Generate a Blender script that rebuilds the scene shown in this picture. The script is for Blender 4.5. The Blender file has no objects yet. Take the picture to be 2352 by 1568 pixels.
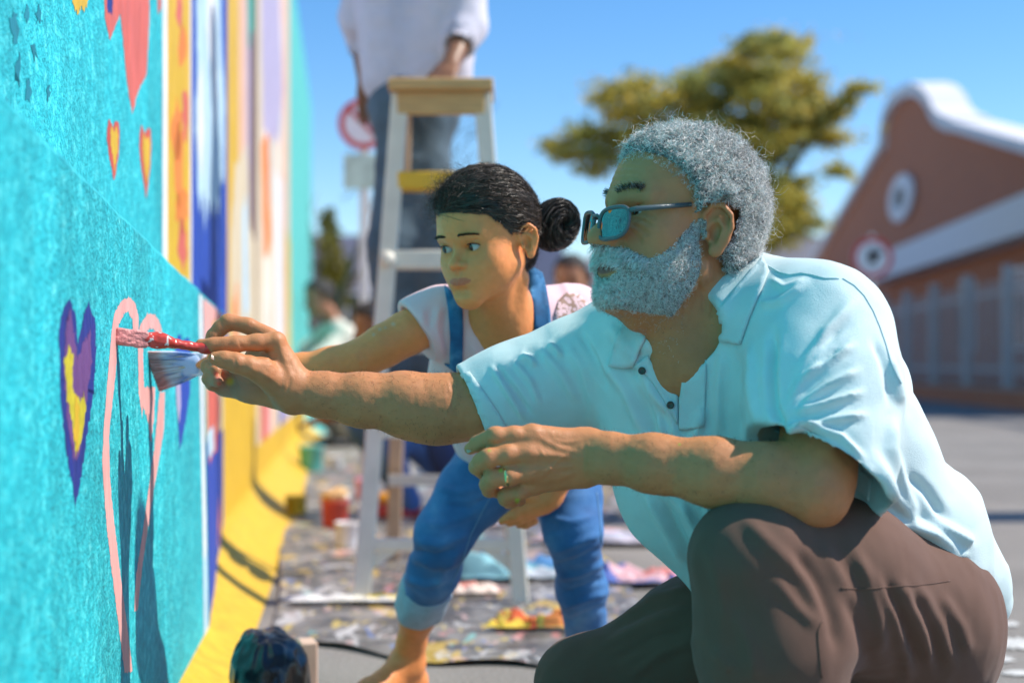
import bpy, math, random
import numpy as np
from mathutils import Vector, Matrix
rng = np.random.default_rng(7); random.seed(7)
scene = bpy.context.scene
col = scene.collection
# ------------------------------------------------------------------ camera
FPX, CAMZ, HOR = 3267.0, 0.68, 838.0        # design image 2352 x 1568
cam_d = bpy.data.cameras.new('camera'); cam = bpy.data.objects.new('camera', cam_d); col.objects.link(cam)
cam_d.sensor_width = 36.0; cam_d.lens = 50.0
cam_d.shift_y = (HOR - 784.0) / 2352.0
cam_d.clip_start = 0.05; cam_d.clip_end = 3000
cam.location = (0, 0, CAMZ); cam.rotation_euler = (math.radians(90), 0, 0)
cam_d.dof.use_dof = True; cam_d.dof.focus_distance = 2.04; cam_d.dof.aperture_fstop = 2.4
scene.camera = cam
# ------------------------------------------------------------------ sky, sun, exposure
SUN_H = np.array([0.997, 0.075]); SUN_H /= np.linalg.norm(SUN_H)
SUN_EL = math.radians(47)
sun_vec = Vector((SUN_H[0]*math.cos(SUN_EL), SUN_H[1]*math.cos(SUN_EL), math.sin(SUN_EL)))
world = bpy.data.worlds.new('World'); scene.world = world; world.use_nodes = True
wn = world.node_tree.nodes; wl = world.node_tree.links
sky = wn.new('ShaderNodeTexSky'); sky.sky_type = 'NISHITA'; sky.sun_disc = False
sky.sun_elevation = SUN_EL
sky.sun_rotation = math.atan2(sun_vec.x, sun_vec.y)
sky.air_density = 1.0; sky.dust_density = 0.05; sky.ozone_density = 3.0; sky.altitude = 20
wn['Background'].inputs['Strength'].default_value = 0.128
hs_ = wn.new('ShaderNodeHueSaturation'); hs_.inputs['Saturation'].default_value = 1.3; hs_.inputs['Value'].default_value = 1.0; hs_.inputs['Hue'].default_value = 0.503
wl.new(sky.outputs['Color'], hs_.inputs['Color']); wl.new(hs_.outputs['Color'], wn['Background'].inputs['Color'])
sun_d = bpy.data.lights.new('sun', 'SUN'); sun_d.energy = 4.4; sun_d.angle = math.radians(0.53); sun_d.color = (1.0, 0.93, 0.83)
sun = bpy.data.objects.new('sun', sun_d); col.objects.link(sun)
sun.rotation_euler = sun_vec.to_track_quat('Z', 'Y').to_euler()
vs = scene.view_settings; vs.view_transform = 'Standard'; vs.look = 'None'; vs.gamma = 1.0; vs.use_curve_mapping = False
vs.exposure = 0.56
scene.cycles.use_denoising = True
scene.cycles.max_bounces = 8; scene.cycles.diffuse_bounces = 4; scene.cycles.transparent_max_bounces = 12
scene.cycles.sample_clamp_indirect = 8.0
# ------------------------------------------------------------------ helpers
def P(u, v, d):
    return np.array([(u - 1176.0) / FPX * d, d, CAMZ - (v - HOR) / FPX * d])
def proj(pts):
    y = np.maximum(pts[:, 1], 1e-3)
    return pts[:, 0] / y * FPX + 1176.0, HOR - (pts[:, 2] - CAMZ) / y * FPX
def unit(v):
    v = np.asarray(v, float); return v / (np.linalg.norm(v) + 1e-12)
def basis(y, up=(0, 0, 1)):                 # columns x, y, z with y given
    y = unit(y); x = np.cross(y, up)
    if np.linalg.norm(x) < 1e-5: x = np.cross(y, (0, 1, 0))
    x = unit(x); z = np.cross(x, y); return np.stack([x, y, z], 1)
def rotx(a): c, s = math.cos(a), math.sin(a); return np.array([[1,0,0],[0,c,-s],[0,s,c]])
def roty(a): c, s = math.cos(a), math.sin(a); return np.array([[c,0,s],[0,1,0],[-s,0,c]])
def rotz(a): c, s = math.cos(a), math.sin(a); return np.array([[c,-s,0],[s,c,0],[0,0,1]])
class Frame:
    def __init__(s, o, R, k=1.0): s.o, s.R, s.k = np.asarray(o, float), np.asarray(R, float), k
    def __call__(s, p): return s.o + s.k * (np.asarray(p, float) @ s.R.T)
    def inv(s, p): return (np.asarray(p) - s.o) @ s.R / s.k
WORLD = Frame((0,0,0), np.eye(3))
# smooth value noise for displacement (numpy)
_tab = np.random.default_rng(3).random((32, 32, 32)).astype(np.float32)
def noise3(p, f, seed=0):
    q = np.asarray(p, np.float32) * f + seed * 7.31
    i = np.floor(q).astype(np.int64); t = q - i; t = t*t*(3-2*t)
    r = 0
    for a in (0, 1):
        for b in (0, 1):
            for c in (0, 1):
                w = (t[:,0] if a else 1-t[:,0]) * (t[:,1] if b else 1-t[:,1]) * (t[:,2] if c else 1-t[:,2])
                r = r + w * _tab[(i[:,0]+a) % 32, (i[:,1]+b) % 32, (i[:,2]+c) % 32]
    return r * 2 - 1
# ---- signed distance modelling: smooth blends of cones, ellipsoids and boxes, meshed with surface nets
f32 = lambda a: np.asarray(a, np.float32)
def _norm(q): return np.sqrt(np.einsum('ij,ij->i', q, q))
class SDF:
    def __init__(s): s.ops = []
    def _add(s, f, c, r, k, op): s.ops.append((f, np.asarray(c, float), float(r), k, op)); return s
    def cone(s, a, b, ra, rb, k=0.01, op='u', fr=WORLD, flat=None):
        a, b = fr(a), fr(b); ra *= fr.k; rb *= fr.k; ba = b - a; L2 = float(ba @ ba) + 1e-12; a_, ba_ = f32(a), f32(ba)
        def f(p):
            q = p - a_; t = np.clip((q @ ba_) * (1 / L2), 0, 1)
            return _norm(q - t[:, None] * ba_) - (ra + (rb - ra) * t)
        return s._add(f, (a + b) / 2, math.sqrt(L2) / 2 + max(ra, rb), k * fr.k, op)
    def chain(s, pts, k=0.01, op='u', fr=WORLD):
        for (a, ra), (b, rb) in zip(pts[:-1], pts[1:]): s.cone(a, b, ra, rb, k, op, fr)
        return s
    def tube(s, pts, k=0.01, op='u', fr=WORLD):       # one primitive: a whole tapered polyline
        A = f32([fr(p[0]) for p in pts]); R = [float(p[1] * fr.k) for p in pts]
        def f(p):
            d = None
            for i in range(len(A) - 1):
                ba = A[i+1] - A[i]; q = p - A[i]; t = np.clip((q @ ba) / (float(ba @ ba) + 1e-12), 0, 1)
                e = _norm(q - t[:, None] * ba) - (R[i] + (R[i+1] - R[i]) * t)
                d = e if d is None else np.minimum(d, e)
            return d
        c = (A.min(0) + A.max(0)) / 2
        return s._add(f, c, float(np.max(np.linalg.norm(A - c, axis=1) + np.array(R))), k * fr.k, op)
    def ell(s, c, r, R=None, k=0.01, op='u', fr=WORLD):
        c = fr(c); r = np.asarray(r, float) * fr.k; M = fr.R if R is None else fr.R @ R; c_, M1 = f32(c), f32(M / r); ir = f32(1 / r)
        def f(p):
            a = (p - c_) @ M1; k0 = _norm(a); k1 = _norm(a * ir) + np.float32(1e-9)
            return k0 * (k0 - 1) / k1
        return s._add(f, c, float(r.max()), k * fr.k, op)
    def box(s, c, h, R=None, rd=0.005, k=0.01, op='u', fr=WORLD):
        c = fr(c); h = np.asarray(h, float) * fr.k; rd *= fr.k; M = fr.R if R is None else fr.R @ R; hh = f32(np.maximum(h - rd, 1e-5)); c_, M_ = f32(c), f32(M)
        def f(p):
            q = np.abs((p - c_) @ M_) - hh
            return _norm(np.maximum(q, 0)) + np.minimum(q.max(1), 0) - rd
        return s._add(f, c, float(np.linalg.norm(h)), k * fr.k, op)
    def plane(s, o, n, k=0.002, op='s', c=None, r=10.0, fr=WORLD):   # 's' removes the side n points to
        o = fr(o); n = unit(fr.R @ np.asarray(n, float))
        o_, n_ = f32(o), f32(n)
        return s._add(lambda p: (o_ - p) @ n_, o if c is None else fr(c), r, k, op)
    def __call__(s, p, ops=None):
        p = f32(p); d = np.full(len(p), 1.0, np.float32)
        for f, c, r, k, op in (s.ops if ops is None else ops):
            e = f(p)
            if op == 'u':
                h = np.maximum(k - np.abs(d - e), 0) / k; d = np.minimum(d, e) - h * h * k * 0.25
            else:
                e = -e; h = np.maximum(k - np.abs(d - e), 0) / k; d = np.maximum(d, e) + h * h * k * 0.25
        return d
    def mesh(s, vox, B=24, slack=1.4):
        lo = np.min([c - r for f, c, r, k, op in s.ops if op == 'u'], 0) - 4 * vox
        hi = np.max([c + r for f, c, r, k, op in s.ops if op == 'u'], 0) + 4 * vox
        nb = np.ceil((hi - lo) / (vox * B)).astype(int)
        g = np.stack(np.meshgrid(*[np.arange(n) for n in nb], indexing='ij'), -1).reshape(-1, 3)
        cen = lo + (g + 0.5) * B * vox; half = B * vox * math.sqrt(3) / 2 + 2 * vox
        d0 = s(cen); act = g[np.abs(d0) < half * slack + 0.012]
        ax = np.arange(B + 2) - 1; kmax = max(o[3] for o in s.ops)
        loc = np.stack(np.meshgrid(ax, ax, ax, indexing='ij'), -1).reshape(-1, 3)
        keys, poss, faces = [], [], []
        N = np.array(nb) * B + 8; mul = np.array([N[1] * N[2], N[2], 1], np.int64)
        n = B + 2
        for b in act:
            base = b * B; pc = lo + (base + B / 2) * vox
            ops = [o for o in s.ops if np.linalg.norm(o[1] - pc) < o[2] * 1.3 + half + o[3] + kmax + 0.004]
            if not any(o[4] == 'u' for o in ops): continue
            pts = lo + (base + loc) * vox
            v = s(pts, ops).reshape(n, n, n)
            neg = v < 0
            if neg.all() or not neg.any(): continue
            sub = lambda A, i, j, k: A[i:n-1+i, j:n-1+j, k:n-1+k]
            cnt = sum(sub(neg, i, j, k).astype(np.int8) for i in (0,1) for j in (0,1) for k in (0,1))
            cell = (cnt > 0) & (cnt < 8); ci = np.argwhere(cell)
            acc = np.zeros((len(ci), 3)); num = np.zeros(len(ci))
            cs = np.array([(i,j,k) for i in (0,1) for j in (0,1) for k in (0,1)])
            cv = np.stack([v[ci[:,0]+o[0], ci[:,1]+o[1], ci[:,2]+o[2]] for o in cs], 1)
            for e0 in range(8):
                for ax_ in range(3):
                    if cs[e0][ax_] == 0:
                        o1 = cs[e0].copy(); o1[ax_] = 1; e1 = o1[0]*4 + o1[1]*2 + o1[2]
                        m = (cv[:, e0] < 0) != (cv[:, e1] < 0)
                        t = cv[:, e0] / (cv[:, e0] - cv[:, e1] + 1e-20)
                        pnt = cs[e0][None] + (np.eye(3)[ax_])[None] * t[:, None]
                        acc[m] += pnt[m]; num[m] += 1
            keys.append((base + ci - 1 + 2) @ mul); poss.append(lo + (base + ci - 1 + acc / num[:, None]) * vox)
            for ax_ in range(3):
                e = np.zeros(3, int); e[ax_] = 1
                A = neg[1:n-1, 1:n-1, 1:n-1]; Bn = neg[1+e[0]:n-1+e[0], 1+e[1]:n-1+e[1], 1+e[2]:n-1+e[2]]
                idx = np.argwhere(A != Bn)
                if not len(idx): continue
                flip = A[idx[:,0], idx[:,1], idx[:,2]]
                g0 = base + idx + 2
                u, w = [(1,2),(2,0),(0,1)][ax_]
                eu = np.zeros(3, int); eu[u] = 1; ew = np.zeros(3, int); ew[w] = 1
                q = np.stack([(g0 - eu - ew) @ mul, (g0 - ew) @ mul, g0 @ mul, (g0 - eu) @ mul], 1)
                q[~flip] = q[~flip][:, ::-1]
                faces.append(q)
        keys = np.concatenate(keys); poss = np.concatenate(poss); faces = np.concatenate(faces)
        uk, first = np.unique(keys, return_index=True)
        V = poss[first]; F = np.searchsorted(uk, faces); F = np.clip(F, 0, len(uk) - 1)
        ok = (uk[F] == faces).all(1)
        return V, F[ok]
def vnormals(V, F):
    n = np.cross(V[F[:,2]] - V[F[:,0]], V[F[:,3 % F.shape[1]]] - V[F[:,1]]) if F.shape[1] == 4 else np.cross(V[F[:,1]]-V[F[:,0]], V[F[:,2]]-V[F[:,0]])
    N = np.zeros_like(V)
    for i in range(F.shape[1]): np.add.at(N, F[:, i], n)
    return N / (np.linalg.norm(N, axis=1, keepdims=True) + 1e-12)
def smooth(V, F, it=1, lam=0.5, mask=None):
    e = np.concatenate([F[:, [i, (i+1) % F.shape[1]]] for i in range(F.shape[1])])
    for _ in range(it):
        S = np.zeros_like(V); c = np.zeros(len(V))
        np.add.at(S, e[:,0], V[e[:,1]]); np.add.at(S, e[:,1], V[e[:,0]]); np.add.at(c, e[:,0], 1); np.add.at(c, e[:,1], 1)
        D = S / np.maximum(c, 1)[:, None] - V
        V = V + lam * (D if mask is None else D * mask[:, None])
    return V
# ---- objects
def tag(o, label=None, cat=None, group=None, kind=None):
    if label: o['label'] = label
    if cat: o['category'] = cat
    if group: o['group'] = group
    if kind: o['kind'] = kind
    return o
def empty(name, loc=(0,0,0), label=None, cat=None, group=None):
    o = bpy.data.objects.new(name, None); col.objects.link(o); o.location = loc; o.empty_display_size = 0.1
    return tag(o, label, cat, group)
def obj(name, V, F, mats, parent=None, colr=None, smooth_=True, midx=None, attrs=None):
    V = np.asarray(V, float); me = bpy.data.meshes.new(name)
    if parent is not None:
        loc = np.array(parent.location) + (np.array(parent.parent.location) if parent.parent else 0); V = V - loc
    if isinstance(F, np.ndarray):
        me.vertices.add(len(V)); me.vertices.foreach_set('co', V.astype(np.float32).ravel())
        n, k = F.shape; me.loops.add(n * k); me.loops.foreach_set('vertex_index', F.astype(np.int32).ravel())
        me.polygons.add(n); me.polygons.foreach_set('loop_start', np.arange(0, n * k, k, dtype=np.int32)); me.update(calc_edges=True)
    else:
        me.from_pydata([tuple(v) for v in V], [], [tuple(int(i) for i in f) for f in F]); me.update()
    for m in (mats if isinstance(mats, (list, tuple)) else [mats]): me.materials.append(m)
    me.polygons.foreach_set('use_smooth', np.full(len(me.polygons), bool(smooth_)))
    if midx is not None: me.polygons.foreach_set('material_index', np.asarray(midx, np.int32))
    if colr is not None:
        a = me.attributes.new('Col', 'FLOAT_COLOR', 'POINT')
        c = np.ones((len(V), 4), np.float32); c[:, :3] = colr; a.data.foreach_set('color', c.ravel())
    for nm, vals in (attrs or {}).items():
        a = me.attributes.new(nm, 'FLOAT', 'POINT'); a.data.foreach_set('value', np.asarray(vals, np.float32))
    o = bpy.data.objects.new(name, me); col.objects.link(o)
    if parent is not None: o.parent = parent
    return o
class MB:                                   # collects simple shapes into one mesh
    def __init__(s): s.V, s.F = [], []
    def add(s, V, F):
        b = len(s.V); s.V += [np.asarray(v, float) for v in V]; s.F += [[i + b for i in f] for f in F]; return s
    def box(s, c, h, R=None, bev=0.0):
        R = np.eye(3) if R is None else R; c = np.asarray(c, float); h = np.asarray(h, float)
        if bev <= 0:
            V = [c + R @ (h * np.array(q)) for q in [(-1,-1,-1),(1,-1,-1),(1,1,-1),(-1,1,-1),(-1,-1,1),(1,-1,1),(1,1,1),(-1,1,1)]]
            return s.add(V, [(0,3,2,1),(4,5,6,7),(0,1,5,4),(1,2,6,5),(2,3,7,6),(3,0,4,7)])
        V = []; idx = {}
        for i, q in enumerate([(-1,-1,-1),(1,-1,-1),(1,1,-1),(-1,1,-1),(-1,-1,1),(1,-1,1),(1,1,1),(-1,1,1)]):
            for a in range(3):
                w = h * np.array(q, float); 
                for b in range(3):
                    if b != a: w[b] -= q[b] * bev
                idx[(q, a)] = len(V); V.append(c + R @ w)
        Fs = []
        for a in range(3):
            b, d = (a+1) % 3, (a+2) % 3
            for sg in (-1, 1):
                ring = []
                for (sb, sd) in ((-1,-1),(1,-1),(1,1),(-1,1)):
                    q = [0,0,0]; q[a] = sg; q[b] = sb; q[d] = sd; ring.append(idx[(tuple(q), a)])
                Fs.append(ring if sg > 0 else ring[::-1])
        for a in range(3):
            b, d = (a+1) % 3, (a+2) % 3
            for sb in (-1, 1):
                for sd in (-1, 1):
                    q0 = [0,0,0]; q0[a] = -1; q0[b] = sb; q0[d] = sd; q1 = list(q0); q1[a] = 1
                    q0, q1 = tuple(q0), tuple(q1); r = [idx[(q0, b)], idx[(q1, b)], idx[(q1, d)], idx[(q0, d)]]
                    Fs.append(r if sb * sd < 0 else r[::-1])
        for q in [(-1,-1,-1),(1,-1,-1),(1,1,-1),(-1,1,-1),(-1,-1,1),(1,-1,1),(1,1,1),(-1,1,1)]:
            r = [idx[(q, 0)], idx[(q, 1)], idx[(q, 2)]]; Fs.append(r if q[0]*q[1]*q[2] > 0 else r[::-1])
        return s.add(V, Fs)
    def bar(s, a, b, w, t, up=(0,0,1), bev=0.0):
        a, b = np.asarray(a, float), np.asarray(b, float); R = basis(b - a, up)
        return s.box((a + b) / 2, (w / 2, np.linalg.norm(b - a) / 2, t / 2), R, bev)
    def tube(s, pts, rad, n=10, caps=True, flat=1.0):
        pts = [np.asarray(p, float) for p in pts]; rad = rad if hasattr(rad, '__len__') else [rad] * len(pts)
        V, Fs = [], []; X = None
        for i, p in enumerate(pts):
            t = unit(pts[min(i+1, len(pts)-1)] - pts[max(i-1, 0)])
            if X is None: X = basis(t)[:, 0]
            X = unit(X - t * (X @ t)); Y = np.cross(t, X)
            for j in range(n):
                a = 2 * math.pi * j / n; V.append(p + rad[i] * (math.cos(a) * X + flat * math.sin(a) * Y))
        for i in range(len(pts) - 1):
            for j in range(n):
                k = (j + 1) % n; Fs.append((i*n+j, i*n+k, (i+1)*n+k, (i+1)*n+j))
        if caps: Fs.append(tuple(range(n))[::-1]); Fs.append(tuple((len(pts)-1)*n + j for j in range(n)))
        return s.add(V, Fs)
    def lathe(s, o, prof, n=24, axis=(0,0,1)):       # prof: (radius, height)
        B = basis(axis, (0, 1, 0.01)) ; o = np.asarray(o, float); V, Fs = [], []
        for r, h in prof:
            for j in range(n):
                a = 2 * math.pi * j / n; V.append(o + B[:, 1] * h + r * (math.cos(a) * B[:, 0] + math.sin(a) * B[:, 2]))
        for i in range(len(prof) - 1):
            for j in range(n):
                k = (j + 1) % n; Fs.append((i*n+k, i*n+j, (i+1)*n+j, (i+1)*n+k))
        return s.add(V, Fs)
    def build(s, name, mat, parent=None, smooth_=False): return obj(name, np.array(s.V), s.F, mat, parent, smooth_=smooth_)
# ---- materials
def mat(name, base=(0.5,0.5,0.5), rough=0.6, var=0.0, vscale=20.0, bump=0.0, bscale=80.0, bdist=0.002, attr=None, metal=0.0, spec=0.5, sss=0.0, sss_r=(1,0.35,0.2), sss_scale=0.006,
        ramp=None, coat=0.0, sheen=0.0, detail=6.0, aniso=None, rvar=0.0, coord='Object'):
    m = bpy.data.materials.new(name); m.use_nodes = True; nt = m.node_tree; N, L = nt.nodes, nt.links
    b = N['Principled BSDF']; b.inputs['Roughness'].default_value = rough; b.inputs['Metallic'].default_value = metal
    b.inputs['Specular IOR Level'].default_value = spec; b.inputs['Coat Weight'].default_value = coat
    b.inputs['Sheen Weight'].default_value = sheen
    if sss > 0:
        b.inputs['Subsurface Weight'].default_value = sss; b.inputs['Subsurface Radius'].default_value = sss_r; b.inputs['Subsurface Scale'].default_value = sss_scale
    tc = N.new('ShaderNodeTexCoord'); vec = tc.outputs[coord]
    if aniso:
        mp = N.new('ShaderNodeMapping'); mp.inputs['Scale'].default_value = aniso; L.new(vec, mp.inputs['Vector']); vec = mp.outputs['Vector']
    src = None
    if attr:
        at = N.new('ShaderNodeAttribute'); at.attribute_name = attr; src = at.outputs['Color']
    else:
        rgb = N.new('ShaderNodeRGB'); rgb.outputs[0].default_value = (*base, 1); src = rgb.outputs[0]
    if var > 0 or ramp:
        nz = N.new('ShaderNodeTexNoise'); nz.inputs['Scale'].default_value = vscale; nz.inputs['Detail'].default_value = detail; L.new(vec, nz.inputs['Vector'])
        if ramp:
            cr = N.new('ShaderNodeValToRGB'); L.new(nz.outputs['Fac'], cr.inputs['Fac'])
            while len(cr.color_ramp.elements) < len(ramp): cr.color_ramp.elements.new(0.5)
            for e, (p, c) in zip(cr.color_ramp.elements, ramp): e.position = p; e.color = (*c, 1)
            src = cr.outputs['Color']
        else:
            mr = N.new('ShaderNodeMapRange'); mr.inputs['From Min'].default_value = 0.25; mr.inputs['From Max'].default_value = 0.75
            mr.inputs['To Min'].default_value = 1 - var; mr.inputs['To Max'].default_value = 1 + var; L.new(nz.outputs['Fac'], mr.inputs['Value'])
            mx = N.new('ShaderNodeVectorMath'); mx.operation = 'SCALE'; L.new(src, mx.inputs[0]); L.new(mr.outputs['Result'], mx.inputs['Scale']); src = mx.outputs[0]
    L.new(src, b.inputs['Base Color'])
    if rvar > 0:
        nr = N.new('ShaderNodeTexNoise'); nr.inputs['Scale'].default_value = vscale * 1.7; L.new(vec, nr.inputs['Vector'])
        mr2 = N.new('ShaderNodeMapRange'); mr2.inputs['From Min'].default_value = 0.3; mr2.inputs['From Max'].default_value = 0.7
        mr2.inputs['To Min'].default_value = rough - rvar; mr2.inputs['To Max'].default_value = rough + rvar
        L.new(nr.outputs['Fac'], mr2.inputs['Value']); L.new(mr2.outputs['Result'], b.inputs['Roughness'])
    if bump > 0:
        nb = N.new('ShaderNodeTexNoise'); nb.inputs['Scale'].default_value = bscale; nb.inputs['Detail'].default_value = 4; L.new(vec, nb.inputs['Vector'])
        bp = N.new('ShaderNodeBump'); bp.inputs['Strength'].default_value = bump; bp.inputs['Distance'].default_value = bdist
        L.new(nb.outputs['Fac'], bp.inputs['Height']); L.new(bp.outputs['Normal'], b.inputs['Normal'])
    return m
# ---- strands of hair: thin tapering blades, all in one mesh
def strands(roots, dirs, lens, rad, nseg=5, curl=0.0, freq=2.0, droop=0.0, seed=1, pull=None, taper=0.35):
    r = np.random.default_rng(seed); n = len(roots); d = dirs / (np.linalg.norm(dirs, axis=1, keepdims=True) + 1e-9)
    a = np.cross(d, r.normal(size=(n, 3))); a /= np.linalg.norm(a, axis=1, keepdims=True) + 1e-9; b = np.cross(d, a)
    ph = r.random(n) * 6.283; fr = freq * (0.7 + 0.6 * r.random(n)); cl = curl * (0.5 + r.random(n)); rad = np.broadcast_to(rad, (n,))
    pts = []
    for i in range(nseg + 1):
        t = i / nseg
        amp = (cl * lens * min(1, t * 2))[:, None]; ang = ph + fr * t * 6.283
        p = roots + d * (lens * t)[:, None] + amp * (np.cos(ang)[:, None] * a + np.sin(ang)[:, None] * b) - amp * (np.cos(ph)[:, None] * a + np.sin(ph)[:, None] * b) * (1 - t)
        p[:, 2] -= droop * lens * t * t
        if pull is not None: p = pull(p, t)
        pts.append(p)
    Vs = []
    for i in range(nseg + 1):
        rr = (rad * (1 - (1 - taper) * i / nseg))[:, None]
        for k in (-1, 1): Vs.append(pts[i] + k * rr * a * 1.15)
    V = np.stack(Vs, 1); m = (nseg + 1) * 2; F = [(i*2, i*2+1, i*2+3, i*2+2) for i in range(nseg)]
    F = np.array(F); Fa = (F[None] + (np.arange(n) * m)[:, None, None]).reshape(-1, 4)
    return V.reshape(-1, 3), Fa, m
def scatter(V, F, w, n, seed=2):                      # n random points on the faces, weighted by per-vertex w
    r = np.random.default_rng(seed); N = vnormals(V, F)
    A = np.linalg.norm(np.cross(V[F[:,2]] - V[F[:,0]], V[F[:,3]] - V[F[:,1]]), axis=1) * w[F].mean(1)
    f = F[r.choice(len(F), n, p=A / A.sum())]; u, v = r.random(n)[:, None], r.random(n)[:, None]
    L = lambda X: (X[f[:,0]]*(1-u) + X[f[:,1]]*u)*(1-v) + (X[f[:,3]]*(1-u) + X[f[:,2]]*u)*v
    return L(V), L(N)
# ------------------------------------------------------------------ the setting
WD = unit((-0.115, 1, 0)); WN = unit((1, 0.115, 0)); L_FRONT, L_MAIN = 0.33, 0.42
def on_wall(u, v, L):                       # pixel -> point on a wall plane, as (s, z)
    t = -L / ((u - 1176.0) / FPX + 0.115); return t / WD[1], CAMZ - (v - HOR) / FPX * t
def wall_pt(s, z, L, n=0.0): return np.array((-L, 0, 0)) + WD * s + WN * n + np.array((0, 0, z))
def flare(z): return 0.185 * np.clip(1 - z / 0.17, 0, 1) ** 1.7
def paint(name, c, v=0.20, r=0.55, vs=26, bump=0.7): return mat(name, c, rough=r, var=v, vscale=vs, bump=bump, bscale=110, bdist=0.004, aniso=(1, 1, 0.28), rvar=0.1)
# plaster with sponged teal paint
def teal_mat(name, lo, mid, hi, sc):
    m = mat(name, rough=0.6, vscale=sc, ramp=[(0.30, lo), (0.50, mid), (0.66, hi), (0.80, tuple(min(1, c + 0.12) for c in hi))], bump=0.9, bscale=150, bdist=0.006, detail=9)
    N, Lk = m.node_tree.nodes, m.node_tree.links; b = N['Principled BSDF']; src = b.inputs['Base Color'].links[0].from_socket; tc = N.new('ShaderNodeTexCoord')
    for sc_, amp in ((2.6, 0.16), (11.0, 0.14)):        # patchy coverage and brush marks
        mp = N.new('ShaderNodeMapping'); mp.inputs['Scale'].default_value = (1, 1, 0.45); Lk.new(tc.outputs['Object'], mp.inputs['Vector'])
        nz = N.new('ShaderNodeTexNoise'); nz.inputs['Scale'].default_value = sc_; nz.inputs['Detail'].default_value = 5; Lk.new(mp.outputs['Vector'], nz.inputs['Vector'])
        mr = N.new('ShaderNodeMapRange'); mr.inputs['From Min'].default_value = 0.3; mr.inputs['From Max'].default_value = 0.7; mr.inputs['To Min'].default_value = 1 - amp; mr.inputs['To Max'].default_value = 1 + amp; Lk.new(nz.outputs['Fac'], mr.inputs['Value'])
        sv = N.new('ShaderNodeVectorMath'); sv.operation = 'SCALE'; Lk.new(src, sv.inputs[0]); Lk.new(mr.outputs['Result'], sv.inputs['Scale']); src = sv.outputs[0]
    Lk.new(src, b.inputs['Base Color'])
    return m
M_teal = teal_mat('teal_plaster_paint', (0.003, 0.30, 0.36), (0.008, 0.42, 0.48), (0.055, 0.56, 0.60), 55)
M_dteal = paint('dark_teal_paint', (0.006, 0.19, 0.25), v=0.3)
M_yel, M_blue, M_white = paint('yellow_paint', (0.60, 0.37, 0.018)), paint('blue_paint', (0.012, 0.055, 0.36)), paint('white_paint', (0.68, 0.69, 0.70))
M_red, M_pink, M_coral = paint('red_paint', (0.52, 0.07, 0.05)), paint('pink_paint', (0.74, 0.36, 0.33)), paint('coral_paint', (0.58, 0.115, 0.085))
M_orange, M_cream, M_peach = paint('orange_paint', (0.70, 0.20, 0.03)), paint('cream_paint', (0.60, 0.50, 0.34)), paint('peach_paint', (0.66, 0.40, 0.27))
M_lblue, M_aqua, M_brown = paint('light_blue_paint', (0.42, 0.60, 0.72), v=0.25), paint('aqua_paint', (0.10, 0.48, 0.44)), paint('brown_paint', (0.16, 0.09, 0.08))
M_purple, M_navy, M_lilac = paint('purple_paint', (0.13, 0.05, 0.19)), paint('navy_paint', (0.010, 0.025, 0.20), v=0.3), paint('lilac_paint', (0.40, 0.35, 0.50))
M_green, M_mix = paint('green_paint', (0.02, 0.30, 0.20)), mat('mixed_paint', rough=0.55, vscale=3.2, aniso=(1, 1, 0.35), detail=4, bump=0.5, bscale=130, bdist=0.004,
    ramp=[(0.30, (0.30,0.52,0.62)), (0.40, (0.74,0.62,0.42)), (0.48, (0.78,0.74,0.70)), (0.55, (0.72,0.42,0.30)), (0.62, (0.70,0.66,0.66)), (0.70, (0.30,0.40,0.62)), (0.78, (0.76,0.50,0.10))])
# ground
def sheet(name, poly, z, m, parent=None, kind='structure'):
    return tag(obj(name, [(x, y, z) for x, y in poly], [tuple(range(len(poly)))], m, parent, smooth_=False), kind=kind)
M_asph = mat('asphalt', rough=0.9, vscale=120, ramp=[(0.25, (0.13,0.118,0.104)), (0.5, (0.23,0.210,0.187)), (0.75, (0.33,0.305,0.275))], bump=0.7, bscale=400, bdist=0.004)
m = M_asph; N, Lk = m.node_tree.nodes, m.node_tree.links     # broad worn patches and pale streaks over the speckle
b = N['Principled BSDF']; src = b.inputs['Base Color'].links[0].from_socket
nz = N.new('ShaderNodeTexNoise'); nz.inputs['Scale'].default_value = 1.1; nz.inputs['Detail'].default_value = 5
tc = N.new('ShaderNodeTexCoord'); Lk.new(tc.outputs['Object'], nz.inputs['Vector'])
mr = N.new('ShaderNodeMapRange'); mr.inputs['From Min'].default_value = 0.3; mr.inputs['From Max'].default_value = 0.7; mr.inputs['To Min'].default_value = 0.75; mr.inputs['To Max'].default_value = 1.22
Lk.new(nz.outputs['Fac'], mr.inputs['Value']); sc_ = N.new('ShaderNodeVectorMath'); sc_.operation = 'SCALE'; Lk.new(src, sc_.inputs[0]); Lk.new(mr.outputs['Result'], sc_.inputs['Scale']); Lk.new(sc_.outputs[0], b.inputs['Base Color'])
sheet('ground', [(-600,-300), (900,-300), (900,1500), (-600,1500)], 0.0, M_asph)
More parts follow.
